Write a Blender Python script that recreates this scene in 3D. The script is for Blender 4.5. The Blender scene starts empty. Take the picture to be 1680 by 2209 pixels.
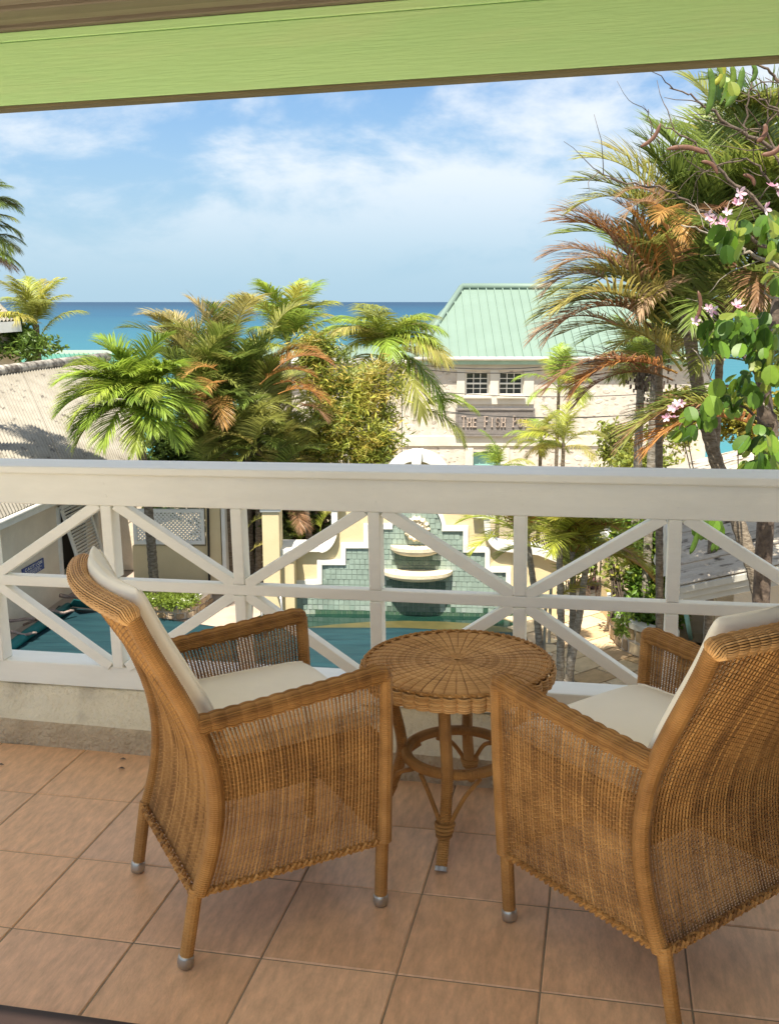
import bpy, math, random
import numpy as np
from mathutils import Vector, Matrix
random.seed(7); rng = np.random.default_rng(7)
C = bpy.context.scene.collection
R = math.radians
sc = bpy.context.scene

# ------------------------------------------------------------------ camera
HC = 4.6                                   # eye height over the courtyard
PITCH = math.atan((1500 - 884) / 2954.67)
cam_d = bpy.data.cameras.new('camera'); cam = bpy.data.objects.new('camera', cam_d); C.objects.link(cam)
cam_d.sensor_fit = 'VERTICAL'; cam_d.sensor_height = 36.0; cam_d.lens = 2954.67 / 3000 * 36.0
cam_d.clip_start = 0.05; cam_d.clip_end = 60000
cam.location = (0, 0, HC); cam.rotation_euler = (math.pi / 2 - PITCH, 0, 0)
sc.camera = cam

# ------------------------------------------------------------------ light
SUN_EL, SUN_AZ = R(65), R(197)             # azimuth clockwise from +Y: behind, a little to the left
w = bpy.data.worlds.new('World'); sc.world = w; w.use_nodes = True
nt = w.node_tree; nt.nodes.clear()
def wn(t, **k):
    n = nt.nodes.new(t)
    for a, b in k.items(): setattr(n, a, b)
    return n
out = wn('ShaderNodeOutputWorld'); bg = wn('ShaderNodeBackground')
sky = wn('ShaderNodeTexSky', sky_type='NISHITA', sun_disc=False, sun_elevation=SUN_EL, sun_rotation=SUN_AZ,
         altitude=0, air_density=1.0, dust_density=1.0, ozone_density=3.0)
tc = wn('ShaderNodeTexCoord'); sep = wn('ShaderNodeSeparateXYZ'); nt.links.new(tc.outputs['Generated'], sep.inputs[0])
def wm(op, a, b=None, c=None):
    n = wn('ShaderNodeMath', operation=op)
    for i, x in enumerate((a, b, c)):
        if x is None: continue
        if isinstance(x, (int, float)): n.inputs[i].default_value = x
        else: nt.links.new(x, n.inputs[i])
    return n.outputs[0]
zz = wm('MAXIMUM', sep.outputs[2], 0.0)
den = wm('ADD', zz, 0.42)
cx = wm('DIVIDE', sep.outputs[0], den); cy = wm('DIVIDE', sep.outputs[1], den)
comb = wn('ShaderNodeCombineXYZ'); nt.links.new(cx, comb.inputs[0]); nt.links.new(cy, comb.inputs[1])
mp = wn('ShaderNodeMapping'); nt.links.new(comb.outputs[0], mp.inputs[0]); mp.inputs['Location'].default_value = (7.4, 2.7, 0.7)
n1 = wn('ShaderNodeTexNoise'); n1.inputs['Scale'].default_value = 3.6; n1.inputs['Detail'].default_value = 9; n1.inputs['Roughness'].default_value = 0.6
n1.inputs['Distortion'].default_value = 0.25
nt.links.new(mp.outputs[0], n1.inputs['Vector'])
n2 = wn('ShaderNodeTexNoise'); n2.inputs['Scale'].default_value = 1.5; n2.inputs['Detail'].default_value = 2
nt.links.new(mp.outputs[0], n2.inputs['Vector'])
cl = wm('ADD', wm('MULTIPLY', n1.outputs[0], 0.75), wm('MULTIPLY', n2.outputs[0], 0.45))
cr = wn('ShaderNodeMapRange', interpolation_type='SMOOTHSTEP'); nt.links.new(cl, cr.inputs[0])
cr.inputs[1].default_value = 0.44; cr.inputs[2].default_value = 0.67
hor = wn('ShaderNodeMapRange', interpolation_type='SMOOTHSTEP'); nt.links.new(zz, hor.inputs[0]); hor.inputs[1].default_value = 0.0; hor.inputs[2].default_value = 0.15
cm = wm('MULTIPLY', wm('MULTIPLY', cr.outputs[0], hor.outputs[0]), 0.85)
tint = wn('ShaderNodeMixRGB', blend_type='MULTIPLY'); tint.inputs[0].default_value = 1.0
nt.links.new(sky.outputs[0], tint.inputs[1]); tint.inputs[2].default_value = (0.29, 0.48, 0.68, 1)
hz = wn('ShaderNodeMapRange', interpolation_type='SMOOTHSTEP'); nt.links.new(zz, hz.inputs[0]); hz.inputs[1].default_value = 0.0; hz.inputs[2].default_value = 0.34; hz.inputs[3].default_value = 0.92; hz.inputs[4].default_value = 0.0
haze = wn('ShaderNodeMixRGB'); nt.links.new(hz.outputs[0], haze.inputs[0]); nt.links.new(tint.outputs[0], haze.inputs[1]); haze.inputs[2].default_value = (2.0, 2.85, 3.45, 1)
mix = wn('ShaderNodeMixRGB'); nt.links.new(cm, mix.inputs[0]); nt.links.new(haze.outputs[0], mix.inputs[1])
mix.inputs[2].default_value = (4.0, 4.2, 4.35, 1)
nt.links.new(mix.outputs[0], bg.inputs[0]); bg.inputs[1].default_value = 0.12
nt.links.new(bg.outputs[0], out.inputs[0])
sd = bpy.data.lights.new('sun', 'SUN'); so = bpy.data.objects.new('sun', sd); C.objects.link(so)
sd.energy = 4.9; sd.angle = R(0.5); sd.color = (1.0, 0.92, 0.78)
sdir = Vector((math.sin(SUN_AZ) * math.cos(SUN_EL), math.cos(SUN_AZ) * math.cos(SUN_EL), math.sin(SUN_EL)))
so.rotation_euler = sdir.to_track_quat('Z', 'Y').to_euler(); so.location = (-10, -10, 30)
vs = sc.view_settings; vs.view_transform = 'Standard'; vs.look = 'None'; vs.gamma = 1; vs.exposure = 1.05; vs.use_curve_mapping = False
try:
    sc.cycles.max_bounces = 10; sc.cycles.diffuse_bounces = 6; sc.cycles.transparent_max_bounces = 8
    sc.cycles.sample_clamp_indirect = 6
except Exception: pass

# ------------------------------------------------------------------ placing: view pixel (1680 wide) -> world
FV = 2954.67 * 2209 / 3000
cp, sp_ = math.cos(PITCH), math.sin(PITCH)
def ray(u, v):
    x = (u - 840) / FV; y = -(v - 1104.5) / FV
    return Vector((x, cp + y * sp_, -sp_ + y * cp))
CAM = Vector((0, 0, HC))
def atY(u, v, Y): d = ray(u, v); return CAM + d * (Y / d.y)
def atZ(u, v, z): d = ray(u, v); return CAM + d * ((z - HC) / d.z)
def atP(u, v, p, n): d = ray(u, v); return CAM + d * ((Vector(p) - CAM).dot(n) / d.dot(n))

# balcony frame -> world (the balcony floor leans a little over one degree)
BP, BR, BY = 0.2076, -0.01988, 0.2131
def _rot(p, r, y):
    Rz = Matrix(((math.cos(y), math.sin(y), 0), (-math.sin(y), math.cos(y), 0), (0, 0, 1)))
    B = Matrix(((1, 0, 0), (0, 0, -1), (0, 1, 0)))
    Rx = Matrix(((1, 0, 0), (0, math.cos(p), -math.sin(p)), (0, math.sin(p), math.cos(p))))
    Rr = Matrix(((math.cos(r), -math.sin(r), 0), (math.sin(r), math.cos(r), 0), (0, 0, 1)))
    return Rr @ Rx @ B @ Rz
EYE = 1.5333
BAL = Matrix.Translation(CAM) @ (_rot(PITCH, 0, 0).transposed() @ _rot(BP, BR, BY)).to_4x4() @ Matrix.Translation((0, 0, -EYE))

# ------------------------------------------------------------------ materials
def newmat(name):
    m = bpy.data.materials.new(name); m.use_nodes = True
    return m, m.node_tree, m.node_tree.nodes['Principled BSDF']
def N(nt, t, **k):
    n = nt.nodes.new(t)
    for a, b in k.items(): setattr(n, a, b)
    return n
def c4(c): return (c[0], c[1], c[2], 1)
def mat(name, col, col2=None, rough=0.6, scale=6, detail=6, stretch=(1, 1, 1), lo=0.35, hi=0.65, bump=0, bscale=40, bstretch=None,
        spec=0.4, metal=0, spots=None, coat=0):
    """principled with two-colour noise, optional bump and optional third-colour spots (col, scale, lo, hi)"""
    m, nt, b = newmat(name)
    b.inputs['Roughness'].default_value = rough; b.inputs['Specular IOR Level'].default_value = spec; b.inputs['Metallic'].default_value = metal
    tc = N(nt, 'ShaderNodeTexCoord'); mp = N(nt, 'ShaderNodeMapping'); nt.links.new(tc.outputs['Object'], mp.inputs[0]); mp.inputs['Scale'].default_value = stretch
    if col2 is None: col2 = tuple(x * 0.85 for x in col)
    n = N(nt, 'ShaderNodeTexNoise'); n.inputs['Scale'].default_value = scale; n.inputs['Detail'].default_value = detail; n.inputs['Roughness'].default_value = 0.6
    nt.links.new(mp.outputs[0], n.inputs['Vector'])
    mr = N(nt, 'ShaderNodeMapRange'); mr.inputs[1].default_value = lo; mr.inputs[2].default_value = hi; nt.links.new(n.outputs[0], mr.inputs[0])
    mx = N(nt, 'ShaderNodeMixRGB'); nt.links.new(mr.outputs[0], mx.inputs[0]); mx.inputs[1].default_value = c4(col); mx.inputs[2].default_value = c4(col2)
    last = mx.outputs[0]
    if spots:
        s = N(nt, 'ShaderNodeTexNoise'); s.inputs['Scale'].default_value = spots[1]; s.inputs['Detail'].default_value = 5
        nt.links.new(mp.outputs[0], s.inputs['Vector'])
        r2 = N(nt, 'ShaderNodeMapRange'); r2.inputs[1].default_value = spots[2]; r2.inputs[2].default_value = spots[3]; nt.links.new(s.outputs[0], r2.inputs[0])
        m2 = N(nt, 'ShaderNodeMixRGB'); nt.links.new(r2.outputs[0], m2.inputs[0]); nt.links.new(last, m2.inputs[1]); m2.inputs[2].default_value = c4(spots[0]); last = m2.outputs[0]
    nt.links.new(last, b.inputs['Base Color'])
    if bump:
        mp2 = N(nt, 'ShaderNodeMapping'); nt.links.new(tc.outputs['Object'], mp2.inputs[0]); mp2.inputs['Scale'].default_value = bstretch or stretch
        bn = N(nt, 'ShaderNodeTexNoise'); bn.inputs['Scale'].default_value = bscale; bn.inputs['Detail'].default_value = 6
        nt.links.new(mp2.outputs[0], bn.inputs['Vector'])
        bu = N(nt, 'ShaderNodeBump'); bu.inputs['Strength'].default_value = bump; bu.inputs['Distance'].default_value = 0.02
        nt.links.new(bn.outputs[0], bu.inputs['Height']); nt.links.new(bu.outputs[0], b.inputs['Normal'])
    return m
def tinted(name, rough=0.6, scale=8, amount=0.25, bump=0.2, bscale=40, stretch=(1, 1, 1), spec=0.3, translucent=0.0, island=False):
    """base colour from the object's own colour, so that one mesh serves pieces of different colour"""
    m, nt, b = newmat(name)
    b.inputs['Roughness'].default_value = rough; b.inputs['Specular IOR Level'].default_value = spec
    oi = N(nt, 'ShaderNodeObjectInfo'); tc = N(nt, 'ShaderNodeTexCoord'); mp = N(nt, 'ShaderNodeMapping')
    nt.links.new(tc.outputs['Object'], mp.inputs[0]); mp.inputs['Scale'].default_value = stretch
    vec = N(nt, 'ShaderNodeVectorMath', operation='ADD'); nt.links.new(mp.outputs[0], vec.inputs[0])
    rv = N(nt, 'ShaderNodeMath', operation='MULTIPLY'); nt.links.new(oi.outputs['Random'], rv.inputs[0]); rv.inputs[1].default_value = 37.0
    nt.links.new(rv.outputs[0], vec.inputs[1])
    n = N(nt, 'ShaderNodeTexNoise'); n.inputs['Scale'].default_value = scale; n.inputs['Detail'].default_value = 7; n.inputs['Roughness'].default_value = 0.65
    nt.links.new(vec.outputs[0], n.inputs['Vector'])
    src = n.outputs[0]
    if island:
        g = N(nt, 'ShaderNodeNewGeometry'); a = N(nt, 'ShaderNodeMath', operation='MULTIPLY_ADD'); nt.links.new(g.outputs['Random Per Island'], a.inputs[0]); a.inputs[1].default_value = 0.5
        h = N(nt, 'ShaderNodeMath', operation='MULTIPLY'); nt.links.new(n.outputs[0], h.inputs[0]); h.inputs[1].default_value = 0.5
        nt.links.new(h.outputs[0], a.inputs[2]); src = a.outputs[0]
    mr = N(nt, 'ShaderNodeMapRange'); mr.inputs[1].default_value = 0.25; mr.inputs[2].default_value = 0.75; mr.inputs[3].default_value = 1 - amount; mr.inputs[4].default_value = 1 + amount
    nt.links.new(src, mr.inputs[0])
    mx = N(nt, 'ShaderNodeMixRGB', blend_type='MULTIPLY'); mx.inputs[0].default_value = 1; nt.links.new(oi.outputs['Color'], mx.inputs[1]); nt.links.new(mr.outputs[0], mx.inputs[2])
    nt.links.new(mx.outputs[0], b.inputs['Base Color'])
    if bump:
        bn = N(nt, 'ShaderNodeTexNoise'); bn.inputs['Scale'].default_value = bscale; bn.inputs['Detail'].default_value = 5; nt.links.new(vec.outputs[0], bn.inputs['Vector'])
        bu = N(nt, 'ShaderNodeBump'); bu.inputs['Strength'].default_value = bump; bu.inputs['Distance'].default_value = 0.01
        nt.links.new(bn.outputs[0], bu.inputs['Height']); nt.links.new(bu.outputs[0], b.inputs['Normal'])
    if translucent:
        t = N(nt, 'ShaderNodeBsdfTranslucent'); hs = N(nt, 'ShaderNodeHueSaturation'); hs.inputs['Value'].default_value = 1.5; hs.inputs['Hue'].default_value = 0.485
        nt.links.new(mx.outputs[0], hs.inputs['Color']); nt.links.new(hs.outputs[0], t.inputs[0])
        ms = N(nt, 'ShaderNodeMixShader'); ms.inputs[0].default_value = translucent
        nt.links.new(b.outputs[0], ms.inputs[1]); nt.links.new(t.outputs[0], ms.inputs[2]); nt.links.new(ms.outputs[0], nt.nodes['Material Output'].inputs[0])
    return m
M = {}
M['rail'] = mat('rail_paint', (0.91, 0.905, 0.82), (0.86, 0.855, 0.77), rough=0.42, scale=5, stretch=(1, 4, 4), bump=0.10, bscale=60, bstretch=(0.6, 5, 5))
M['white'] = mat('white_paint', (0.80, 0.79, 0.74), (0.70, 0.69, 0.63), rough=0.5, scale=4, bump=0.05, bscale=50)
M['lime'] = mat('lime_paint', (0.56, 0.86, 0.40), (0.52, 0.83, 0.38), rough=0.38, scale=3, stretch=(0.5, 4, 4), bump=0.15, bscale=30, bstretch=(0.25, 5, 5), spots=((0.62, 0.82, 0.42), 2.2, 0.5, 0.75))
M['soffit'] = mat('soffit_wood', (0.29, 0.255, 0.21), (0.245, 0.21, 0.17), rough=0.6, scale=6, stretch=(0.4, 6, 6), bump=0.25, bscale=30, bstretch=(0.3, 6, 6))
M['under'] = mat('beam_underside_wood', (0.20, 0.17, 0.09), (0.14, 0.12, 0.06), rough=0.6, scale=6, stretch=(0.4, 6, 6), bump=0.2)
M['tile'] = tinted('terracotta_tile', rough=0.36, scale=15, amount=0.25, bump=0.10, bscale=70, stretch=(3.2, 1.0, 1), spec=0.4)
M['grout'] = mat('grout', (0.30, 0.24, 0.16), rough=0.9, bump=0.3, bscale=90)
M['kerb'] = mat('kerb_render', (0.84, 0.75, 0.56), (0.74, 0.65, 0.47), rough=0.9, scale=5, bump=0.7, bscale=55, spots=((0.40, 0.34, 0.25), 3.0, 0.60, 0.75))
def wicker_mat(name, c1, c2, c3):
    m, nt, b = newmat(name); b.inputs['Roughness'].default_value = .55; b.inputs['Specular IOR Level'].default_value = .28
    g = N(nt, 'ShaderNodeNewGeometry'); tc = N(nt, 'ShaderNodeTexCoord'); n = N(nt, 'ShaderNodeTexNoise'); n.inputs['Scale'].default_value = 14; n.inputs['Detail'].default_value = 6
    nt.links.new(tc.outputs['Object'], n.inputs['Vector'])
    a = N(nt, 'ShaderNodeMath', operation='MULTIPLY_ADD'); nt.links.new(g.outputs['Random Per Island'], a.inputs[0]); a.inputs[1].default_value = .55
    h = N(nt, 'ShaderNodeMath', operation='MULTIPLY_ADD'); nt.links.new(n.outputs[0], h.inputs[0]); h.inputs[1].default_value = 1.0; h.inputs[2].default_value = -.26; nt.links.new(h.outputs[0], a.inputs[2])
    r = N(nt, 'ShaderNodeValToRGB'); nt.links.new(a.outputs[0], r.inputs[0]); e = r.color_ramp.elements; e[0].position = .1; e[0].color = c4(c3); e[1].position = .95; e[1].color = c4(c1); x = e.new(.5); x.color = c4(c2)
    nt.links.new(r.outputs[0], b.inputs['Base Color']); return m
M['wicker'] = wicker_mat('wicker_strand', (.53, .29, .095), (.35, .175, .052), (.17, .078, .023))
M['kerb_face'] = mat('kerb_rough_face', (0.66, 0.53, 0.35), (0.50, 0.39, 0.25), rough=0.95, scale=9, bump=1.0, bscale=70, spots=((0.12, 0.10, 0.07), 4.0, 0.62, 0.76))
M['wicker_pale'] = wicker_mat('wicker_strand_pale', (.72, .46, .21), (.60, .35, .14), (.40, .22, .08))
M['core'] = mat('wicker_core', (0.12, 0.055, 0.02), rough=0.7)
M['cap'] = mat('foot_cap_metal', (0.55, 0.53, 0.48), rough=0.35, metal=0.85)
M['cushion'] = mat('cushion_cloth', (0.91, 0.87, 0.75), (0.88, 0.84, 0.71), rough=0.85, scale=4, bump=0.35, bscale=7)
M['leaf'] = tinted('leaf', rough=0.42, scale=3, amount=0.40, bump=0, spec=0.35, translucent=0.34, island=True)
M['trunk'] = mat('palm_trunk', (0.24, 0.20, 0.15), (0.10, 0.075, 0.05), rough=0.9, scale=16, stretch=(1, 1, 3), bump=0.7, bscale=40)
M['trunk_grey'] = mat('palm_trunk_grey', (0.34, 0.31, 0.26), (0.17, 0.14, 0.10), rough=0.9, scale=14, stretch=(1, 1, 3), bump=0.6, bscale=40)
M['crownshaft'] = mat('crownshaft', (0.22, 0.27, 0.10), (0.26, 0.20, 0.08), rough=0.5, scale=5)
M['twig'] = mat('twig_bark', (0.16, 0.12, 0.09), (0.07, 0.05, 0.04), rough=0.9, scale=30, bump=0.4)
M['twig_pale'] = mat('twig_bark_pale', (0.36, 0.32, 0.27), (0.22, 0.18, 0.14), rough=0.9, scale=30, bump=0.4)
M['pod'] = tinted('seed_pod_skin', rough=0.5, scale=14, amount=0.3, bump=0.3)
M['petal'] = tinted('petal', rough=0.6, scale=6, amount=0.18, bump=0, translucent=0.3)
M['roof_white'] = mat('weathered_white_roof', (0.32, 0.295, 0.245), (0.25, 0.225, 0.18), rough=0.75, scale=2.6, stretch=(1, 1, 1), bump=0.2, bscale=30, spots=((0.10, 0.085, 0.07), 5.5, 0.60, 0.70))
M['roof_dirty'] = mat('lichen_stained_roof', (0.50, 0.46, 0.39), (0.12, 0.10, 0.08), rough=0.85, scale=5, lo=0.42, hi=0.6, bump=0.3)
M['roof_grey'] = mat('dirty_lapped_roof', (0.64, 0.58, 0.49), (0.44, 0.38, 0.31), rough=0.8, scale=4, stretch=(0.6, 1, 1), bump=0.25, spots=((0.10, 0.08, 0.06), 8, 0.56, 0.66))
M['roof_green'] = mat('sea_green_roof_sheet', (0.185, 0.262, 0.215), (0.172, 0.245, 0.20), rough=0.5, scale=1.2)
M['roof_green_dark'] = mat('green_wing_roof', (0.085, 0.26, 0.20), (0.07, 0.22, 0.17), rough=0.5, scale=1.2)
M['beige'] = mat('beige_render', (0.78, 0.69, 0.55), (0.71, 0.62, 0.49), rough=0.9, scale=3, bump=0.35, bscale=30)
M['cream'] = mat('cream_render', (0.68, 0.56, 0.34), (0.63, 0.51, 0.30), rough=0.8, scale=2, bump=0.15, bscale=40)
M['mortar'] = mat('white_rubble_mortar', (0.64, 0.59, 0.51), (0.53, 0.47, 0.40), rough=0.95, scale=3.5, bump=0.6, bscale=9, spots=((0.34, 0.29, 0.24), 6, 0.60, 0.70))
M['stone'] = tinted('rubble_stone', rough=0.9, scale=5, amount=0.3, bump=0.5, bscale=20)
M['glass'] = mat('dark_window_glass', (0.05, 0.06, 0.065), rough=0.08, spec=0.8)
M['weathered'] = mat('weathered_sign_board', (0.25, 0.225, 0.21), (0.165, 0.15, 0.14), rough=0.85, scale=5, stretch=(0.6, 3, 6), bump=0.4)
M['letter'] = mat('carved_letter', (0.55, 0.44, 0.36), rough=0.8)
M['turq'] = mat('turquoise_door', (0.30, 0.58, 0.55), rough=0.5)
M['ftile'] = tinted('green_pool_tile', rough=0.3, scale=5, amount=0.3, bump=0.1, spec=0.5)
M['fgrout'] = mat('fountain_grout', (0.25, 0.31, 0.265), rough=0.9)
M['basin'] = mat('basin_stone', (0.76, 0.68, 0.52), (0.62, 0.52, 0.36), rough=0.75, scale=6, bump=0.2, spots=((0.40, 0.25, 0.12), 5, 0.62, 0.72))
M['cover'] = mat('pool_cover_mesh', (0.013, 0.050, 0.060), (0.007, 0.030, 0.040), rough=0.6, scale=1.4, stretch=(1, 6, 1), spec=0.25, bump=0.5, bscale=6, bstretch=(0.3, 5, 1))
M['board_shaded'] = mat('shaded_white_boards', (.46, .45, .40), (.38, .36, .31), rough=.6, scale=4)  # shade on the gable side put into the board colour
M['water'] = mat('green_pool_water', (0.008, 0.035, 0.024), (0.006, 0.026, 0.020), rough=0.08, scale=2, spec=0.5, bump=0.05, bscale=8)
M['ledge'] = mat('wet_stone_ledge', (0.095, 0.08, 0.028), (0.065, 0.062, 0.022), rough=0.4, scale=5)
M['paver'] = tinted('sandstone_paver', rough=0.75, scale=4, amount=0.2, bump=0.2, bscale=25)
M['ground'] = mat('courtyard_ground', (0.34, 0.28, 0.20), (0.24, 0.20, 0.13), rough=0.95, scale=1.5, bump=0.3)
M['driftwood'] = mat('driftwood', (0.38, 0.30, 0.26), (0.20, 0.14, 0.12), rough=0.9, scale=12, stretch=(0.3, 3, 3))
M['tarp'] = mat('teal_roller', (0.01, 0.15, 0.15), rough=0.55)
M['blue'] = mat('blue_sign', (0.010, 0.055, 0.24), rough=0.4)
M['steel'] = mat('steel_rail', (0.5, 0.49, 0.45), rough=0.3, metal=0.8)
M['dark'] = mat('dark_interior', (0.03, 0.025, 0.02), rough=0.9)
M['purple'] = mat('threshold', (0.035, 0.020, 0.016), rough=0.5, scale=8)
M['cable'] = mat('black_cable', (0.02, 0.02, 0.02), rough=0.6)
M['pvc'] = mat('white_pipe', (0.75, 0.73, 0.66), rough=0.4)

# ------------------------------------------------------------------ mesh builder
class MB:
    def __init__(s): s.v = []; s.f = []; s.n = 0
    def add(s, verts, faces):
        o = s.n
        s.v.append(np.asarray(verts, float).reshape(-1, 3)); s.n += len(s.v[-1])
        s.f.extend([tuple(i + o for i in f) for f in faces]); return o
    def box(s, c, d, mt=None):
        x, y, z = d[0] / 2, d[1] / 2, d[2] / 2
        p = [Vector((a * x, b * y, e * z)) for a in (-1, 1) for b in (-1, 1) for e in (-1, 1)]
        if mt is not None: p = [mt @ q for q in p]
        c = Vector(c); s.add([q + c for q in p], [(0, 1, 3, 2), (4, 6, 7, 5), (0, 4, 5, 1), (2, 3, 7, 6), (0, 2, 6, 4), (1, 5, 7, 3)]); return s
    def bar(s, a, b, wd, dp, side):
        """straight bar a->b; wd measured across in the plane normal to 'side' (front direction), dp along side"""
        a, b = Vector(a), Vector(b); t = (b - a).normalized(); f = Vector(side); f = (f - t * f.dot(t)).normalized(); u = f.cross(t)
        p = [e + u * (wd / 2 * i) + f * (dp / 2 * j) for e in (a, b) for i, j in ((-1, -1), (1, -1), (1, 1), (-1, 1))]
        s.add(p, [(0, 3, 2, 1), (4, 5, 6, 7), (0, 1, 5, 4), (1, 2, 6, 5), (2, 3, 7, 6), (3, 0, 4, 7)]); return s
    def tube(s, pts, r, n=6, caps=True, ref=None):
        P = np.asarray([tuple(p) for p in pts], float); k = len(P)
        T = np.gradient(P, axis=0); T /= (np.linalg.norm(T, axis=1, keepdims=True) + 1e-12)
        rf = np.array(ref if ref is not None else ((0, 0, 1) if abs(T[:, 2].mean()) < 0.8 else (0, 1, 0)), float)
        U = rf - T * (T @ rf)[:, None]; U /= (np.linalg.norm(U, axis=1, keepdims=True) + 1e-12)
        V = np.cross(T, U); rr = np.broadcast_to(np.asarray(r, float), (k,))
        a = np.arange(n) * 2 * math.pi / n
        ring = P[:, None, :] + rr[:, None, None] * (np.cos(a)[None, :, None] * U[:, None, :] + np.sin(a)[None, :, None] * V[:, None, :])
        f = [(i * n + j, i * n + (j + 1) % n, (i + 1) * n + (j + 1) % n, (i + 1) * n + j) for i in range(k - 1) for j in range(n)]
        if caps: f += [tuple(range(n - 1, -1, -1)), tuple((k - 1) * n + j for j in range(n))]
        s.add(ring.reshape(-1, 3), f); return s
    def loft(s, rings, caps=True):
        k = len(rings); n = len(rings[0])
        f = [(i * n + j, i * n + (j + 1) % n, (i + 1) * n + (j + 1) % n, (i + 1) * n + j) for i in range(k - 1) for j in range(n)]
        if caps: f += [tuple(range(n - 1, -1, -1)), tuple((k - 1) * n + j for j in range(n))]
        s.add(np.asarray([[tuple(p) for p in r] for r in rings], float).reshape(-1, 3), f); return s
    def prism(s, poly, ext):
        """planar polygon of 3-D points, pushed out by the vector ext"""
        n = len(poly); ext = Vector(ext); a = [Vector(p) for p in poly]; b = [p + ext for p in a]
        s.add(a + b, [tuple(range(n)), tuple(range(2 * n - 1, n - 1, -1))] + [(i, n + i, n + (i + 1) % n, (i + 1) % n) for i in range(n)]); return s
    def grid(s, G):
        G = np.asarray(G, float); a, b = G.shape[:2]
        s.add(G.reshape(-1, 3), [(i * b + j, i * b + j + 1, (i + 1) * b + j + 1, (i + 1) * b + j) for i in range(a - 1) for j in range(b - 1)]); return s
    def mesh(s, name, off=(0, 0, 0), smooth=False):
        me = bpy.data.meshes.new(name); V = np.concatenate(s.v) - np.array(tuple(off))
        me.from_pydata(V.tolist(), [], s.f); me.validate(); me.update()
        if smooth: me.polygons.foreach_set('use_smooth', [True] * len(me.polygons))
        return me
ORG = {}
def link(name, me, m=None, parent=None, kind=None, loc=(0, 0, 0), color=None):
    o = bpy.data.objects.new(name, me); C.objects.link(o); o.location = loc
    if m is not None and me is not None and not me.materials: me.materials.append(m)
    if parent is not None: o.parent = parent
    if kind: o['kind'] = kind
    if color: o.color = c4(color)
    return o
def build(mb, name, m, parent=None, kind=None, smooth=False, bevel=0, color=None):
    off = ORG.get(parent.name, Vector()) if parent is not None else Vector()
    o = link(name, mb.mesh(name, off, smooth), m, parent, kind, color=color)
    if parent is not None: ORG[o.name] = off
    if bevel:
        b = o.modifiers.new('bevel', 'BEVEL'); b.width = bevel; b.segments = 2; b.limit_method = 'ANGLE'
    return o
def tag(o, label, cat=None, group=None, kind=None):
    if label: o['label'] = label
    if cat: o['category'] = cat
    if group: o['group'] = group
    if kind: o['kind'] = kind
    return o
def thing(name, loc, label, cat, group=None, balcony=False, kind=None):
    o = bpy.data.objects.new(name, None); C.objects.link(o); o.empty_display_size = 0.1
    if balcony: o.matrix_world = BAL @ Matrix.Translation(loc)
    else: o.location = loc
    ORG[o.name] = Vector(loc); tag(o, label, cat, group, kind); return o
def bstruct(name, mb, m, bevel=0):          # a piece of the setting in balcony coordinates
    o = build(mb, name, m, kind='structure', bevel=bevel); o.matrix_world = BAL.copy(); ORG[o.name] = Vector(); return o

# ================================================================== SETTING OUTSIDE
SEA = HC - 7.6
# sea
mb = MB(); ys = [38, 60, 90, 130, 200, 400, 1000, 3000, 9000, 25000]
mb.grid([[(x * y * 1.2 - 0, y, SEA) for x in np.linspace(-1.5, 1.5, 9)] for y in ys])
sea = build(mb, 'sea', None, kind='structure')
m, nt, b = newmat('sea_water'); sea.data.materials.append(m)
tc = N(nt, 'ShaderNodeTexCoord'); se = N(nt, 'ShaderNodeSeparateXYZ'); nt.links.new(tc.outputs['Object'], se.inputs[0])
lg = N(nt, 'ShaderNodeMath', operation='LOGARITHM'); nt.links.new(se.outputs[1], lg.inputs[0]); lg.inputs[1].default_value = 10
nz = N(nt, 'ShaderNodeTexNoise'); nz.inputs['Scale'].default_value = 0.012; nz.inputs['Detail'].default_value = 4
mpn = N(nt, 'ShaderNodeMapping'); mpn.inputs['Scale'].default_value = (0.35, 1, 1); nt.links.new(tc.outputs['Object'], mpn.inputs[0]); nt.links.new(mpn.outputs[0], nz.inputs['Vector'])
ad = N(nt, 'ShaderNodeMath', operation='MULTIPLY_ADD'); nt.links.new(nz.outputs[0], ad.inputs[0]); ad.inputs[1].default_value = 0.35; nt.links.new(lg.outputs[0], ad.inputs[2])
mr = N(nt, 'ShaderNodeMapRange'); mr.inputs[1].default_value = 2.0; mr.inputs[2].default_value = 3.6; nt.links.new(ad.outputs[0], mr.inputs[0])
ramp = N(nt, 'ShaderNodeValToRGB'); nt.links.new(mr.outputs[0], ramp.inputs[0])
e = ramp.color_ramp.elements; e[0].position = 0; e[0].color = (0.05, 0.19, 0.22, 1); e[1].position = 1; e[1].color = (0.020, 0.055, 0.105, 1)
x = ramp.color_ramp.elements.new(0.33); x.color = (0.032, 0.125, 0.180, 1)
x = ramp.color_ramp.elements.new(0.60); x.color = (0.022, 0.085, 0.150, 1)
nt.links.new(ramp.outputs[0], b.inputs['Base Color']); b.inputs['Roughness'].default_value = 0.5; b.inputs['Specular IOR Level'].default_value = 0.06
wv = N(nt, 'ShaderNodeTexNoise'); wv.inputs['Scale'].default_value = 0.5; wv.inputs['Detail'].default_value = 5
mw = N(nt, 'ShaderNodeMapping'); mw.inputs['Scale'].default_value = (0.15, 1, 1); nt.links.new(tc.outputs['Object'], mw.inputs[0]); nt.links.new(mw.outputs[0], wv.inputs['Vector'])
bu = N(nt, 'ShaderNodeBump'); bu.inputs['Strength'].default_value = 0.6; bu.inputs['Distance'].default_value = 0.5; nt.links.new(wv.outputs[0], bu.inputs['Height']); nt.links.new(bu.outputs[0], b.inputs['Normal'])
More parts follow.
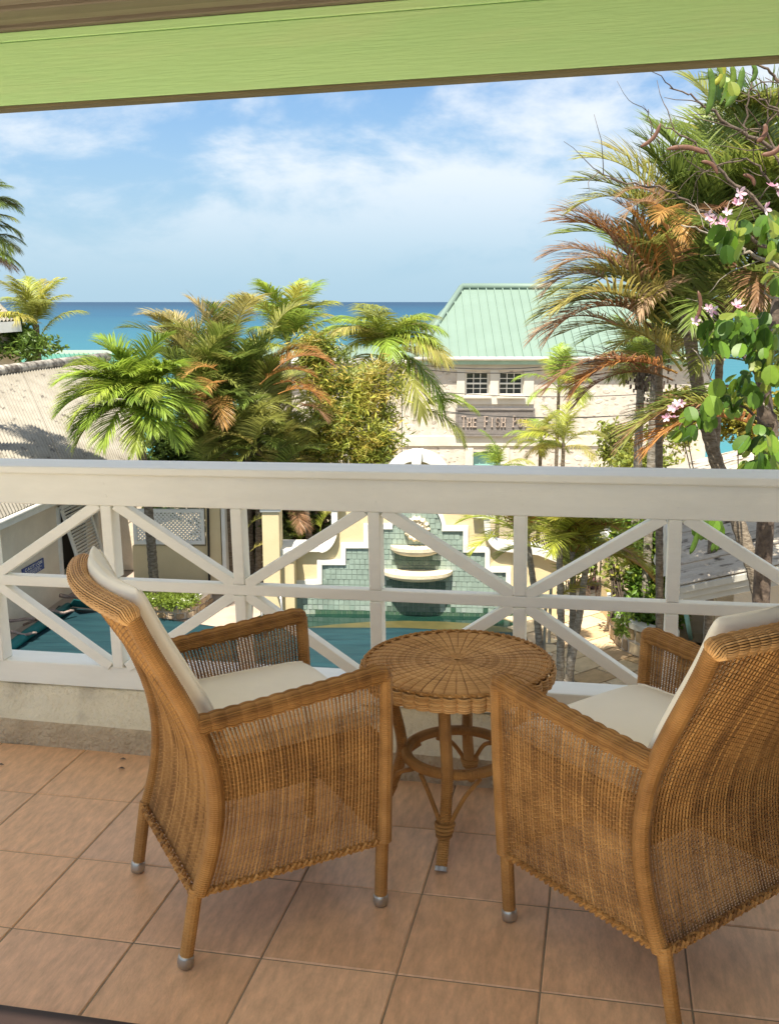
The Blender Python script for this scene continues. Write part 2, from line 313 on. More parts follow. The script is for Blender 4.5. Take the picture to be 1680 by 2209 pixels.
# ground: level court, then falling to the beach
mb = MB(); prof = [(-30, 0), (17.6, 0), (19.0, -0.35), (26, -1.7), (34, -2.2), (39, -3.3), (60, -6.0)]
mb.grid([[(x, y, z - 0.03) for x in (-60, -20, -8, 0, 8, 20, 60)] for y, z in prof])
build(mb, 'ground', M['ground'], kind='structure')

# ---------------------------------------------------------------- left house
EL0, EL1 = atZ(0, 1120, HC - 2.8), atZ(312, 985, HC - 2.8)
ed = (EL1 - EL0).normalized(); en = Vector((ed.y, -ed.x, 0))       # along the eave / out towards the pool
EL0 = EL0 - ed * 3.2
RG0, RG1 = atZ(0, 803, HC - 1.3), atZ(232, 772, HC - 1.3)
rd = (RG1 - RG0).normalized(); RG0 = RG0 - rd * 6.5
house = thing('low_house', (EL0.x, EL0.y, 0), 'low beige house under a weathered white corrugated roof, left of the pool', 'house')
def corrugated(parent, A0, A1, B0, B1, m, sheets, waves, amp, name='roof_sheet', lap=0.0, nv=2):
    """sheets from eave A to ridge B"""
    nrm = ((A1 - A0).cross(B0 - A0)).normalized()
    if nrm.z < 0: nrm = -nrm
    for k in range(sheets):
        u0, u1 = k / sheets, (k + 1) / sheets; cols = []
        n = waves * 6
        for i in range(n + 1):
            u = u0 + (u1 - u0) * i / n
            off = nrm * (amp * math.sin(2 * math.pi * waves * i / n) + lap * (k % 2))
            a = A0.lerp(A1, u) + off; bb = B0.lerp(B1, u) + off
            cols.append([a.lerp(bb, j / nv) for j in range(nv + 1)])
        g = MB(); g.grid(cols); o = build(g, name, m, parent, smooth=True)
        s = o.modifiers.new('thickness', 'SOLIDIFY'); s.thickness = 0.006
lenE = (EL1 - EL0).length
corrugated(house, EL0, EL1, RG0, RG1, M['roof_white'], 11, 9, 0.013, lap=0.006)
# ridge cap with lichen, and fascia + gutter
g = MB(); g.tube([RG0 + Vector((0, 0, .02)), RG1 + Vector((0, 0, .02))], 0.11, 8); build(g, 'ridge_cap', M['roof_dirty'], house, smooth=True)
for s_ in (0.20,):
    g = MB(); a, bb = RG0.lerp(EL0, s_ * .45), RG1.lerp(EL1, s_ * .45)
fz = Vector((0, 0, -0.09))
g = MB(); g.bar(EL0 + fz - en * .03, EL1 + fz - en * .03, 0.13, 0.03, en); build(g, 'fascia', M['white'], house, bevel=.004)
g = MB(); g.tube([EL0 + Vector((0, 0, -.03)) + en * .03, EL1 + Vector((0, 0, -.03)) + en * .03], 0.035, 8); build(g, 'gutter', M['pvc'], house, smooth=True)
W0, W1 = EL0 - en * 0.32, EL1 - en * 0.32
def onwall(u, v, push=0.0): return atP(u, v, W0 + en * push, en)
wl = onwall(208, 1150); cornerd = (wl - W0).dot(ed); W1c = W0 + ed * cornerd
# window hole measured on the wall
wa, wb = onwall(163, 1180), onwall(190, 1190)
hd0, hd1 = (onwall(128, 1150) - W0).dot(ed), (onwall(181, 1150) - W0).dot(ed)
hz0, hz1 = onwall(165, 1228).z, onwall(150, 1082).z
def wp(d, z, push=0): p = W0 + ed * d + en * push; return Vector((p.x, p.y, z))
topz = HC - 2.78
g = MB()
def wallbox(d0, d1, z0, z1): g.prism([wp(d0, z0), wp(d1, z0), wp(d1, z1), wp(d0, z1)], -en * 0.2)
wallbox(-1, hd0, -.03, topz); wallbox(hd1, cornerd, -.03, topz); wallbox(hd0, hd1, -.03, hz0); wallbox(hd0, hd1, hz1, topz)
build(g, 'wall', M['beige'], house)
g = MB(); g.prism([wp(hd0, hz0, -.19), wp(hd1, hz0, -.19), wp(hd1, hz1, -.19), wp(hd0, hz1, -.19)], -en * .02); build(g, 'window_opening', M['dark'], house)
# recessed end wall beyond the corner + white downpipe and trim
yr_ = wp(cornerd, 0).y + .25; a, b_ = atY(196, 1150, yr_), atY(292, 1150, yr_); g = MB(); g.box(((a.x + b_.x) / 2, yr_ + .1, topz / 2), (b_.x - a.x, .2, topz)); build(g, 'rear_wall', M['beige'], house)
g = MB(); g.tube([wp(cornerd - .12, 0, .06), wp(cornerd - .12, topz - .05, .06)], .04, 8); build(g, 'downpipe', M['pvc'], house, smooth=True)
g = MB(); g.bar(wp(cornerd + .02, 0, .015), wp(cornerd + .02, topz, .015), .1, .04, en); build(g, 'corner_trim', M['white'], house)
g = MB()
for d in (hd0 - .03, hd1 + .03): g.bar(wp(d, hz0, .02), wp(d, hz1, .02), .06, .05, en)
g.bar(wp(hd0 - .06, hz0 - .03, .02), wp(hd1 + .06, hz0 - .03, .02), .06, .07, en); build(g, 'window_frame', M['white'], house, bevel=.004)
# top-hung louvred shutter propped open
hingeA, hingeB = wp(hd0, hz1 - .01, .06), wp(hd1, hz1 - .01, .06)
Ls = (hz1 - hz0) * 0.97; outv = (en * math.sin(R(15)) + Vector((0, 0, -math.cos(R(15))))); sn = ed.cross(outv).normalized()
sh = build(MB().bar(hingeA, hingeB, .07, .035, sn).bar(hingeA + outv * Ls, hingeB + outv * Ls, .07, .035, sn).bar(hingeA + outv * .036, hingeA + outv * (Ls - .036), .07, .034, sn)
           .bar(hingeB + outv * .036, hingeB + outv * (Ls - .036), .07, .034, sn), 'shutter', M['white'], house, bevel=.003)
nsl = 20
slm = None
tilt = (outv * .8 + sn * .6).normalized()
for k in range(nsl):
    c0 = hingeA + outv * (Ls * (k + 1.2) / (nsl + 1.4)) + ed * .04; c1 = hingeB + outv * (Ls * (k + 1.2) / (nsl + 1.4)) - ed * .04
    build(MB().bar(c0, c1, .045, .007, tilt.cross(ed)), 'slat', M['white'], sh)
g = MB(); g.tube([wp(hd1 - .1, hz0 + .02, 0), hingeB + outv * Ls * .8 - ed * .05], .012, 6); build(g, 'stay_rod', M['white'], house)

# caution sign (top-level: it hangs on the wall)
def strokes(ch):
    P = {'T': [((0, 1), (1, 1)), ((.5, 0), (.5, 1))], 'H': [((.1, 0), (.1, 1)), ((.9, 0), (.9, 1)), ((.1, .5), (.9, .5))],
         'E': [((.12, 0), (.12, 1)), ((.12, 1), (.85, 1)), ((.12, .5), (.7, .5)), ((.12, 0), (.88, 0))], 'F': [((.12, 0), (.12, 1)), ((.12, 1), (.85, 1)), ((.12, .5), (.7, .5))],
         'I': [((.5, 0), (.5, 1))], 'A': [((.05, 0), (.5, 1)), ((.5, 1), (.95, 0)), ((.25, .36), (.75, .36))], 'N': [((.1, 0), (.1, 1)), ((.9, 0), (.9, 1)), ((.1, 1), (.9, 0))],
         'U': [((.1, 1), (.1, .3)), ((.9, 1), (.9, .3))]}
    arc = lambda cx, cy, rx, ry, a0, a1, n=12: [(cx + rx * math.cos(R(a0 + (a1 - a0) * i / n)), cy + ry * math.sin(R(a0 + (a1 - a0) * i / n))) for i in range(n + 1)]
    seg = lambda p: list(zip(p[:-1], p[1:]))
    L = list(P.get(ch, []))
    if ch == 'O': L += seg(arc(.5, .5, .45, .5, 0, 360, 20))
    if ch == 'C': L += seg(arc(.52, .5, .45, .5, 50, 310, 16))
    if ch == 'U': L += seg(arc(.5, .3, .4, .3, 180, 360, 10))
    if ch == 'P': L += [((.15, 0), (.15, 1))] + seg([(.15, 1), (.5, 1)] + arc(.5, .74, .38, .26, 90, -90, 8) + [(.15, .48)])
    if ch == 'S': L += seg(arc(.5, .74, .36, .26, 40, 270, 10) + arc(.5, .25, .38, .25, 90, -140, 10))
    return L
SERIF = {'T': [(.5, 0)], 'H': [(.1, 0), (.1, 1), (.9, 0), (.9, 1)], 'E': [(.12, 0), (.12, 1)], 'F': [(.12, 0), (.12, 1)], 'I': [(.5, 0), (.5, 1)], 'A': [(.05, 0), (.95, 0)],
         'N': [(.1, 0), (.1, 1), (.9, 1)], 'U': [(.1, 1), (.9, 1)], 'P': [(.15, 0)]}
def letter(g, ch, org, rt, up, nm, wd, ht, th, dp):
    Q = lambda p: org + rt * (p[0] * wd) + up * (p[1] * ht)
    for a, b_ in strokes(ch):
        A, B = Q(a), Q(b_)
        if (B - A).length < 1e-6: continue
        e_ = (B - A).normalized() * th * .2
        g.bar(A - e_, B + e_, th, dp, nm)
    for p in SERIF.get(ch, []):
        q = Q(p); g.bar(q - rt * th * 1.1, q + rt * th * 1.1, th * .55, dp * 1.05, nm)
s00, s10, s01 = onwall(50, 1238, .02), onwall(97, 1232, .02), onwall(51, 1217, .02)
d0, d1 = (s00 - W0).dot(ed), (s10 - W0).dot(ed); z0, z1 = s00.z - .10, s01.z + .0
z1 = onwall(97, 1202, .02).z
sign = thing('caution_sign', wp(d0, z0, .02), 'small blue caution notice with white lettering on the beige wall', 'sign')
g = MB(); g.prism([wp(d0, z0, .005), wp(d1, z0, .005), wp(d1, z1, .005), wp(d0, z1, .005)], en * .015); build(g, 'board', M['blue'], sign)
sw = d1 - d0; shh = z1 - z0
for i, ch in enumerate('CAUTION'):
    g = MB(); letter(g, ch, wp(d0 + sw * (.10 + i * .118), z1 - shh * .36, .023), ed, Vector((0, 0, 1)), en, sw * .095, shh * .25, shh * .05, .004); build(g, 'letter', M['white'], sign)
g = MB()
for r_, (a, b_) in enumerate(((.14, .86), (.12, .88), (.2, .8), (.14, .84))):
    x_ = a
    while x_ < b_ - .05:
        l_ = random.uniform(.04, .13); zc = z1 - shh * (.50 + r_ * .12)
        g.bar(wp(d0 + sw * x_, zc, .0215), wp(d0 + sw * min(b_, x_ + l_), zc, .0215), shh * .045, .002, en); x_ += l_ + .03
build(g, 'small_print', M['white'], sign, kind='stuff')

# small white roof corner of a house further left
nb = thing('neighbour_house', atY(-120, 740, 24), 'corner of a house with white corrugated roof and gutter, below the cropped palm fronds', 'house')
a0, a1 = atY(-200, 704, 23), atY(42, 690, 26); b0, b1 = atY(-330, 610, 27), atY(-40, 620, 30)
corrugated(nb, a0, a1, b0, b1, M['roof_white'], 4, 7, .03)
g = MB(); g.bar(a0 - Vector((0, 0, .16)), a1 - Vector((0, 0, .16)), .26, .12, Vector((0, -1, 0))); build(g, 'eave_board', M['white'], nb)
g = MB(); wv_ = Vector((0, 0, -4.2)); g.prism([a0 + Vector((0, .4, -.2)), a1 + Vector((-.25, .4, -.2)), a1 + Vector((-.25, .4, -4.4)), a0 + Vector((0, .4, -4.4))], (0, .2, 0)); build(g, 'wall', M['beige'], nb)

# long green roof strip behind the left house
def seam_roof(parent, A0, A1, B0, B1, n, m, rib=.035, name='roof_panel'):
    nr = (A1 - A0).cross(B0 - A0).normalized()
    if nr.z < 0: nr = -nr
    for k in range(n):
        a, b_ = A0.lerp(A1, k / n), A0.lerp(A1, (k + 1) / n); c_, d_ = B0.lerp(B1, k / n), B0.lerp(B1, (k + 1) / n)
        w_ = (b_ - a).length; f = min(.4, .03 / max(w_, .05)); g = MB()
        t = (b_ - a).normalized(); t2 = (d_ - c_)
        tp = min(.018, t2.length * .4); t2 = t2.normalized() if t2.length > 1e-4 else t
        sect = lambda p, q, tt, l: [p, p + nr * rib, p + tt * l + nr * rib, p + tt * l * 1.3, q]
        g.grid([sect(a, b_, t, .03), sect(c_, d_, t2, tp)])
        o = build(g, name, m, parent)
gw = thing('green_roofed_wing', atY(100, 800, 29), 'low building with dark sea green ribbed metal roof, behind the white corrugated roof', 'building')
A0, A1 = atY(-90, 800, 28.5), atY(300, 797, 28.5); B0, B1 = atY(-90, 763, 30.5), atY(262, 762, 30.5)
seam_roof(gw, A0, A1, B0, B1, 34, M['roof_green_dark'])
g = MB(); g.bar(B0, B1, .16, .12, Vector((0, -1, .6))); build(g, 'ridge_cap', M['roof_green'], gw)
g = MB(); dn = Vector((0, 0, -3)); g.prism([A0 + Vector((0, .3, 0)), A1 + Vector((-.2, .3, 0)), A1 + Vector((-.2, .3, 0)) + dn, A0 + Vector((0, .3, 0)) + dn], (0, .2, 0)); build(g, 'wall', M['mortar'], gw)

# ---------------------------------------------------------------- stone restaurant with the green hip roof
YF = 30.0
fish = thing('stone_restaurant', atY(1150, 1010, YF), 'whitewashed rubble stone building with pale green hipped metal roof facing the sea', 'building')
eL, eR = atY(893, 772, YF - .2), atY(1560, 776, YF - .2); eR.z = eL.z
rL, rR = atY(996, 622, YF + 3.6), atY(1420, 622, YF + 3.6); rR.z = rL.z
nP = 34
# front slope as panels running up to hip or ridge
hipv = rL - eL; ridge_dir = (eR - eL).normalized()
back_L = eL + Vector((0, 8.4, 0)); back_R = eR + Vector((0, 8.4, 0))
nrm_f = (eR - eL).cross(rL - eL).normalized()
wtot = (eR - eL).length; rl_u = (rL - eL).dot(ridge_dir); rr_u = (rR - eL).dot(ridge_dir)
slopev = (rL - eL) - ridge_dir * rl_u
for k in range(nP):
    u0, u1 = wtot * k / nP, wtot * (k + 1) / nP
    def top(u): return eL + ridge_dir * u + slopev * min(1, u / rl_u, max(0, (wtot - u) / (wtot - rr_u)))
    a, b_ = eL + ridge_dir * u0, eL + ridge_dir * u1; l = .03; nr = nrm_f if nrm_f.z > 0 else -nrm_f; rib = .06
    g = MB(); sect = lambda p, q: [p, p + nr * rib, p + ridge_dir * l + nr * rib, p + ridge_dir * l * 1.25, q]
    ta, tb = top(u0), top(u1)
    if (ta - a).length < .05: ta = a.lerp(tb, .02)
    g.grid([sect(a, b_), sect(ta, tb)]); build(g, 'roof_panel', M['roof_green'], fish)
g = MB(); g.add([eL, rL, back_L], [(0, 1, 2)]); g.add([eR, back_R, rR], [(0, 1, 2)]); g.add([back_L, rL, rR, back_R], [(0, 1, 2, 3)]); build(g, 'rear_roof', M['roof_green'], fish)
g = MB(); g.tube([eL + nrm_f * 0, rL + Vector((0, 0, .05))], .10, 6); g.tube([rL + Vector((0, 0, .05)), rR + Vector((0, 0, .05))], .11, 6); build(g, 'ridge_cap', M['roof_green'], fish, smooth=True)
g = MB(); g.bar(eL + Vector((0, -.02, -.10)), eR + Vector((0, -.02, -.10)), .18, .05, Vector((0, -1, 0))); build(g, 'fascia', mat('eave_green', (.36, .52, .40), rough=.5), fish)
g = MB(); g.tube([eL + Vector((0, -.09, -.02)), eR + Vector((0, -.09, -.02))], .055, 8); build(g, 'gutter', M['pvc'], fish, smooth=True)
zt = eL.z - .12; xl = atY(868, 900, YF).x; xr = eR.x - .3; zb = -2.6
wins = [(1004, 1054, 803, 853), (1076, 1127, 803, 853)]
door = (1020, 1078, 975, 1060)
holes = []
for u0, u1, v0, v1 in wins + [door]:
    p, q = atY(u0, v0, YF), atY(u1, v1, YF); holes.append((p.x, q.x, max(q.z, zb), p.z))
def wall_with_holes(x0, x1, z0, z1, holes, y, th):
    g = MB(); xs = sorted({x0, x1, *[h[0] for h in holes], *[h[1] for h in holes]}); zs = sorted({z0, z1, *[h[2] for h in holes], *[h[3] for h in holes]})
    for i in range(len(xs) - 1):
        for j in range(len(zs) - 1):
            cx_, cz_ = (xs[i] + xs[i + 1]) / 2, (zs[j] + zs[j + 1]) / 2
            if any(h[0] < cx_ < h[1] and h[2] < cz_ < h[3] for h in holes): continue
            g.box((cx_, y + th / 2, cz_), (xs[i + 1] - xs[i], th, zs[j + 1] - zs[j]))
    return g
build(wall_with_holes(xl, xr, zb, zt, holes, YF, .35), 'wall', M['mortar'], fish)
g = MB(); g.box(((xl + .18), YF + 4, (zt + zb) / 2), (.35, 7.2, zt - zb)); build(g, 'side_wall', M['mortar'], fish)
# smooth plaster bands
def slab(u0, u1, v0, v1, pr, nm, m_):
    p, q = atY(u0, v0, YF), atY(u1, v1, YF); g = MB(); g.box(((p.x + q.x) / 2, YF - pr / 2 - .002, (p.z + q.z) / 2), (q.x - p.x, pr, p.z - q.z)); return build(g, nm, m_, fish, bevel=.01)
PL = mat('white_plaster', (.66, .62, .54), (.58, .54, .46), rough=.9, scale=2, bump=.3, bscale=8)
slab(893, 1500, 781, 799, .05, 'plaster_band', PL)
slab(985, 1002, 799, 856, .05, 'plaster_band', PL); slab(1057, 1074, 799, 856, .05, 'plaster_band', PL); slab(1130, 1150, 799, 856, .05, 'plaster_band', PL)
slab(985, 1150, 857, 872, .06, 'plaster_band', PL); slab(868, 1300, 940, 962, .05, 'plaster_band', PL); slab(1003, 1019, 966, 1060, .05, 'plaster_band', PL); slab(1080, 1096, 966, 1060, .05, 'plaster_band', PL)
# rubble stones standing out of the mortar
stone_meshes = []
for k in range(8):
    n = 7; pts = [(math.cos(2 * math.pi * i / n) * random.uniform(.75, 1.1), math.sin(2 * math.pi * i / n) * random.uniform(.65, 1.05)) for i in range(n)]
    g = MB(); r0 = [(a, 0, b_) for a, b_ in pts]; r1 = [(a * .8, -.5 + random.uniform(-.1, .1), b_ * .8) for a, b_ in pts]; g.loft([r0, r1]); stone_meshes.append(g.mesh('stone'))
cols_ = [(.56, .51, .44), (.50, .45, .38), (.60, .55, .48), (.44, .39, .33), (.62, .57, .50)]
def clear(x, z):
    for p, q in [((985, 1150), (781, 872)), ((980, 1150), (880, 962)), ((868, 1300), (938, 964)), ((1000, 1098), (960, 1060)), ((893, 1500), (778, 800))]:
        a, b_ = atY(p[0], q[0], YF), atY(p[1], q[1], YF)
        if a.x - .1 < x < b_.x + .1 and b_.z - .06 < z < a.z + .06: return False
    return True
cnt = 0
placed = []
for _ in range(2600):
    if True:
        x, z = random.uniform(xl + .1, atY(1480, 900, YF).x), random.uniform(atY(900, 1020, YF).z, zt - .3); sz_ = random.choice((.05, .07, .09, .12, .15)) * random.uniform(.8, 1.2)
        if any((x - a) ** 2 + ((z - b_) * 1.35) ** 2 < (c_ + sz_ + .02) ** 2 for a, b_, c_ in placed): continue
        if not clear(x, z) or cnt >= 280: continue
        placed.append((x, z, sz_))
        o = link('stone', random.choice(stone_meshes), M['stone'], fish, color=random.choice(cols_))
        o.location = Vector((x, YF + .004, z)) - ORG[fish.name]; o.scale = (sz_, random.uniform(.014, .034), sz_ * random.uniform(.5, .8)); o.rotation_euler = (0, random.uniform(-.4, .4), 0); cnt += 1
pane_me = MB().box((0, 0, 0), (1, .012, 1)).mesh('pane')
for u0, u1, v0, v1 in wins:
    p, q = atY(u0, v0, YF), atY(u1, v1, YF); x0, x1, z1_, z0_ = p.x, q.x, p.z, q.z; y = YF + .16
    g = MB(); t = .045
    g.box(((x0 + x1) / 2, y, z1_ - t / 2), (x1 - x0, .08, t)); g.box(((x0 + x1) / 2, y, z0_ + t / 2), (x1 - x0, .08, t)); zm = (z0_ + z1_) / 2
    for x_ in (x0 + t / 2, x1 - t / 2): g.box((x_, y, zm), (t, .078, z1_ - z0_ - 2 * t))
    g.box(((x0 + x1) / 2, y - .01, zm), (x1 - x0 - 2 * t, .06, t))
    iw, ih = (x1 - x0 - 2 * t) / 3, (z1_ - z0_ - 2 * t) / 4
    for i in (1, 2): g.box((x0 + t + iw * i, y, zm), (.022, .04, z1_ - z0_ - 2 * t))
    for j in (1, 3): g.box(((x0 + x1) / 2, y + .002, z0_ + t + ih * j), (x1 - x0 - 2 * t, .036, .022))
    f = build(g, 'window', M['white'], fish)
    for i in range(3):
        for j in range(4):
            o = link('pane', pane_me, M['glass'], f); o.location = Vector((x0 + t + iw * (i + .5), y + .03, z0_ + t + ih * (j + .5))) - ORG[fish.name]; o.scale = (iw * .99, 1, ih * .99)
    g = MB(); g.box(((x0 + x1) / 2, YF - .06, z0_ - .04), (x1 - x0 + .12, .2, .06)); build(g, 'sill', PL, f)
p, q = atY(door[0], door[2], YF), atY(door[1], door[3], YF)
g = MB(); g.box(((p.x + q.x) / 2, YF + .2, (p.z + q.z) / 2), (q.x - p.x - .004, .05, p.z - q.z)); dr = build(g, 'door', M['turq'], fish)
g = MB()
for i in range(1, 4): g.box((p.x + (q.x - p.x) * i / 4, YF + .165, (p.z + q.z) / 2), (.03, .02, p.z - q.z - .1))
build(g, 'batten', M['turq'], dr)
# sign board with letters
p, q = atY(986, 884, YF), atY(1147, 936, YF)
sg = thing('name_board', (p.x, YF - .1, q.z), 'weathered grey timber board with raised letters on the stone facade', 'sign')
nb_ = 4
for k in range(nb_):
    z1_ = p.z + (q.z - p.z) * k / nb_; z0_ = p.z + (q.z - p.z) * (k + 1) / nb_ + .006
    g = MB(); g.box(((p.x + q.x) / 2, YF - .085 - .003 * (k % 2), (z0_ + z1_) / 2), (q.x - p.x, .06, z1_ - z0_)); build(g, 'plank', M['weathered'], sg, bevel=.004)
g = MB()
for z_ in (p.z + .03, q.z - .03): g.box(((p.x + q.x) / 2, YF - .09, z_), (q.x - p.x + .1, .11, .055))
for x_ in (p.x - .02, q.x + .02): g.box((x_, YF - .09, (p.z + q.z) / 2), (.06, .1, p.z - q.z - .01))
build(g, 'frame', M['weathered'], sg)
txt = 'THE FISH POT'; adv = (q.x - p.x) * .90 / len(txt); hh = (p.z - q.z) * .36; x_ = p.x + (q.x - p.x) * .055
for i, ch in enumerate(txt):
    if ch == ' ': continue
    big = 1.2 if ch in 'TFP' and (i in (0, 4, 9)) else 1.0
    g = MB(); letter(g, ch, Vector((x_ + adv * i, YF - .145, (p.z + q.z) / 2 - hh * .5)), Vector((1, 0, 0)), Vector((0, 0, 1)), Vector((0, -1, 0)), adv * (.72 if ch != 'I' else .72), hh * big, adv * .15, .03)
    build(g, 'letter', M['letter'], sg)
# lower wing to the left of it
wg = thing('stone_wing', atY(700, 900, 31), 'white walled lower wing with pale green roof half hidden by bamboo and palms', 'building')
A0, A1 = atY(520, 772, 30.6), atY(905, 772, 30.6); B0, B1 = atY(520, 746, 32.6), atY(905, 746, 32.6)
seam_roof(wg, A0, A1, B0, B1, 30, M['roof_green'])
g = MB(); g.bar(A0 + Vector((0, -.02, -.08)), A1 + Vector((-.3, -.02, -.08)), .16, .05, Vector((0, -1, 0))); build(g, 'fascia', M['white'], wg)
a_, b_ = atY(520, 780, 31), atY(866, 780, 31); w0_, w1_ = atY(757, 792, 31), atY(790, 838, 31)
g = wall_with_holes(a_.x, b_.x, -2.6, a_.z + .1, [], 31, .3); build(g, 'wall', M['mortar'], wg)
# overhead wires
for k, (v0, v1, sag, Y0, Y1) in enumerate(((885, 876, .25, 27.5, 27), (880, 868, .35, 27.6, 27.2), (842, 835, .22, 27.8, 27.4), (792, 700, .5, 26, 22), (784, 716, .4, 26, 22))):
    a, b_ = atY(905 if k < 3 else 880, v0, Y0), atY(1560, v1, Y1)
    g = MB(); g.tube([a.lerp(b_, t) + Vector((0, 0, -sag * 4 * t * (1 - t))) for t in np.linspace(0, 1, 13)], .011, 4)
    tag(build(g, 'overhead_wire', M['cable']), ['lowest thin black wire crossing the stone facade under the windows', 'thin black wire just above the lowest one on the stone facade',
        'thin black wire crossing the two small windows', 'lower of two slack wires crossing the green hipped roof', 'upper of two slack wires crossing the green hipped roof'][k], 'wire', 'overhead wires')

# ---------------------------------------------------------------- right house with lapped roof
P0, P1 = atZ(1466, 1262, HC - 2.6), atZ(1438, 1010, HC - 2.6)
rdv = (P1 - P0).normalized(); rout = Vector((-rdv.y, rdv.x, 0)); rin = -rout      # rin points right/up-slope
rise = .30
rh = thing('lapped_roof_house', (P0.x, P0.y, 0), 'house with grimy white corrugated roof and open porch, right of the path', 'house')
T0, T1 = P0 + rin * 4.6 + Vector((0, 0, 4.6 * rise)), P1 + rin * 4.6 + Vector((0, 0, 4.6 * rise))
corrugated(rh, P0, P1, T0, T1, M['roof_grey'], 10, 9, .022, lap=.012)
g = MB()
for i, (dz, wd_, psh, m_) in enumerate(((-.045, .06, .02, 'board_shaded'), (-.112, .06, -.01, 'board_shaded'), (-.178, .06, -.04, 'board_shaded'))):
    g = MB(); o_ = -rdv * psh * -1; g.bar(P0 + Vector((0, 0, dz)) - rdv * psh, T0 + Vector((0, 0, dz)) - rdv * psh, wd_, .04, rdv); build(g, 'barge_board', M[m_], rh, bevel=.004)
g = MB(); g.bar(P0 + Vector((0, 0, -.1)) + rin * .02, P1 + Vector((0, 0, -.1)) + rin * .02, .14, .03, rout); build(g, 'fascia', M['white'], rh)
g = MB(); g.tube([P0 + rout * .05 + Vector((0, 0, -.04)), P1 + rout * .05 + Vector((0, 0, -.04))], .05, 8); build(g, 'gutter', M['pvc'], rh, smooth=True)
q0 = P0 + rin * .55 + rdv * 2.8; q1 = P1 + rin * .55
g = MB(); g.prism([Vector((q0.x, q0.y, 0)), Vector((q1.x, q1.y, 0)), q1 - Vector((0, 0, .05)), q0 - Vector((0, 0, .05))], rin * .2); build(g, 'wall', M['cream'], rh)
g = MB(); e0 = q0; e1 = q0 + rin * 4.2
g.prism([Vector((e0.x, e0.y, 0)), Vector((e1.x, e1.y, 0)), e1 + Vector((0, 0, 1.0)), e0 - Vector((0, 0, .05))], rdv * .2); build(g, 'porch_wall', M['beige'], rh)
cpt = atZ(1550, 1428, 0.0)
g = MB(); g.box((cpt.x, cpt.y, .75), (.42, .42, 1.5), Matrix.Rotation(math.atan2(-rdv.x, rdv.y), 3, 'Z')); build(g, 'porch_post', M['beige'], rh, bevel=.01)
g = MB(); g.box((cpt.x, cpt.y, 1.54), (.5, .5, .08)); build(g, 'post_cap', M['white'], rh, bevel=.01)
# propped shutter panel at its eave
s0, s1 = atY(1448, 1158, 11.6), atY(1425, 1246, 11.2)
g = MB(); ax = (s1 - s0); wv2 = Vector((.10, .75, .0)); g.prism([s0, s1, s1 + wv2, s0 + wv2], (.05, 0, .02)); sp2 = build(g, 'shutter', M['white'], rh, bevel=.004)
nn = ax.cross(wv2).normalized()
for k in range(9):
    a = s0.lerp(s1, (k + 1) / 10); build(MB().bar(a + wv2 * .1 + nn * .012, a + wv2 * .9 + nn * .012, .035, .012, nn), 'slat', M['white'], sp2)
g = MB(); g.tube([atY(1436, 1232, 11.3), atY(1462, 1232, 11.9)], .012, 6); build(g, 'stay_rod', M['white'], rh)
# something slim and teal leaning by the porch post
a, b_ = atY(1478, 1318, 11.8), atZ(1492, 1395, 0.02)
g = MB(); g.tube([a, b_], .03, 8); fo = thing('folded_parasol', b_, 'slim teal folded parasol leaning beside the porch post', 'parasol'); build(g, 'canopy', M['turq'], fo, smooth=True)
g = MB(); g.tube([a + (a - b_) * .18, b_], .012, 6); build(g, 'pole', M['pvc'], fo)

# ---------------------------------------------------------------- fountain wall
FC = atY(897, 1300, 14.55); yawf = R(-4); fx = Vector((math.cos(yawf), math.sin(yawf), 0)); fn = Vector((math.sin(yawf), -math.cos(yawf), 0))
def onf(u, v, push=0.0): return atP(u, v, FC + fn * push, fn)
fo = thing('wall_fountain', Vector((FC.x, FC.y, 0)), 'cream wall fountain with stepped green tiles, two half round basins and an arch', 'fountain')
ft = onf(897, 1300).z
def fpoly(pix, push0, th, name, m_, bevel=0, parent=fo):
    g = MB(); g.prism([onf(u, v, 0) + fn * push0 for u, v in pix], fn * -th if th < 0 else fn * th); return build(g, name, m_, parent, bevel=bevel)
def arc_px(cx, cy, rx, ry, a0, a1, n=12): return [(cx + rx * math.cos(R(a0 + (a1 - a0) * i / n)), cy - ry * math.sin(R(a0 + (a1 - a0) * i / n))) for i in range(n + 1)]
# body: outline from the low wings up over the arch
left_curve = arc_px(690, 1138, 33, 46, 270, 360, 8)
right_curve = [(1048 + 0, 1108), (1050, 1130)] + arc_px(1084, 1130, 34, 50, 180, 270, 8) + [(1160, 1186), (1200, 1200)]
body = [(640, 1350), (640, 1184), (690, 1184)] + left_curve + [(723, 1098), (732, 1060), (832, 1045)] + arc_px(899, 1045, 66, 62, 180, 0, 14)[0:] + [(966, 1048), (1046, 1062), (1048, 1108)] + right_curve[1:] + [(1200, 1360)]
fpoly(body, -.30, .30, 'wall', M['cream'])
# white coping strips along the outline
def strip(pix, wpx, push0, th, name, m_, closed=False):
    pts = [onf(u, v) for u, v in pix]; g = MB()
    sc_ = wpx / 2176 * FC.y
    rings = []
    for i, p in enumerate(pts):
        t = (pts[min(i + 1, len(pts) - 1)] - pts[max(i - 1, 0)]).normalized(); nrm = fn.cross(t)
        a = p + nrm * sc_ / 2; b_ = p - nrm * sc_ / 2
        rings.append([a + fn * push0, b_ + fn * push0, b_ + fn * (push0 + th), a + fn * (push0 + th)])
    g.loft(rings); return build(g, name, m_, fo)
strip([(602, 1181), (690, 1181)] + left_curve[1:] + [(723, 1098)], 13, -.32, .42, 'coping', M['white'])
strip([(1048, 1108), (1050, 1130)] + arc_px(1084, 1130, 34, 50, 180, 270, 8) + [(1160, 1188), (1200, 1203)], 13, -.32, .42, 'coping', M['white'])
strip([(1020, 1107), (1068, 1109)], 13, -.3, .42, 'coping', M['white'])
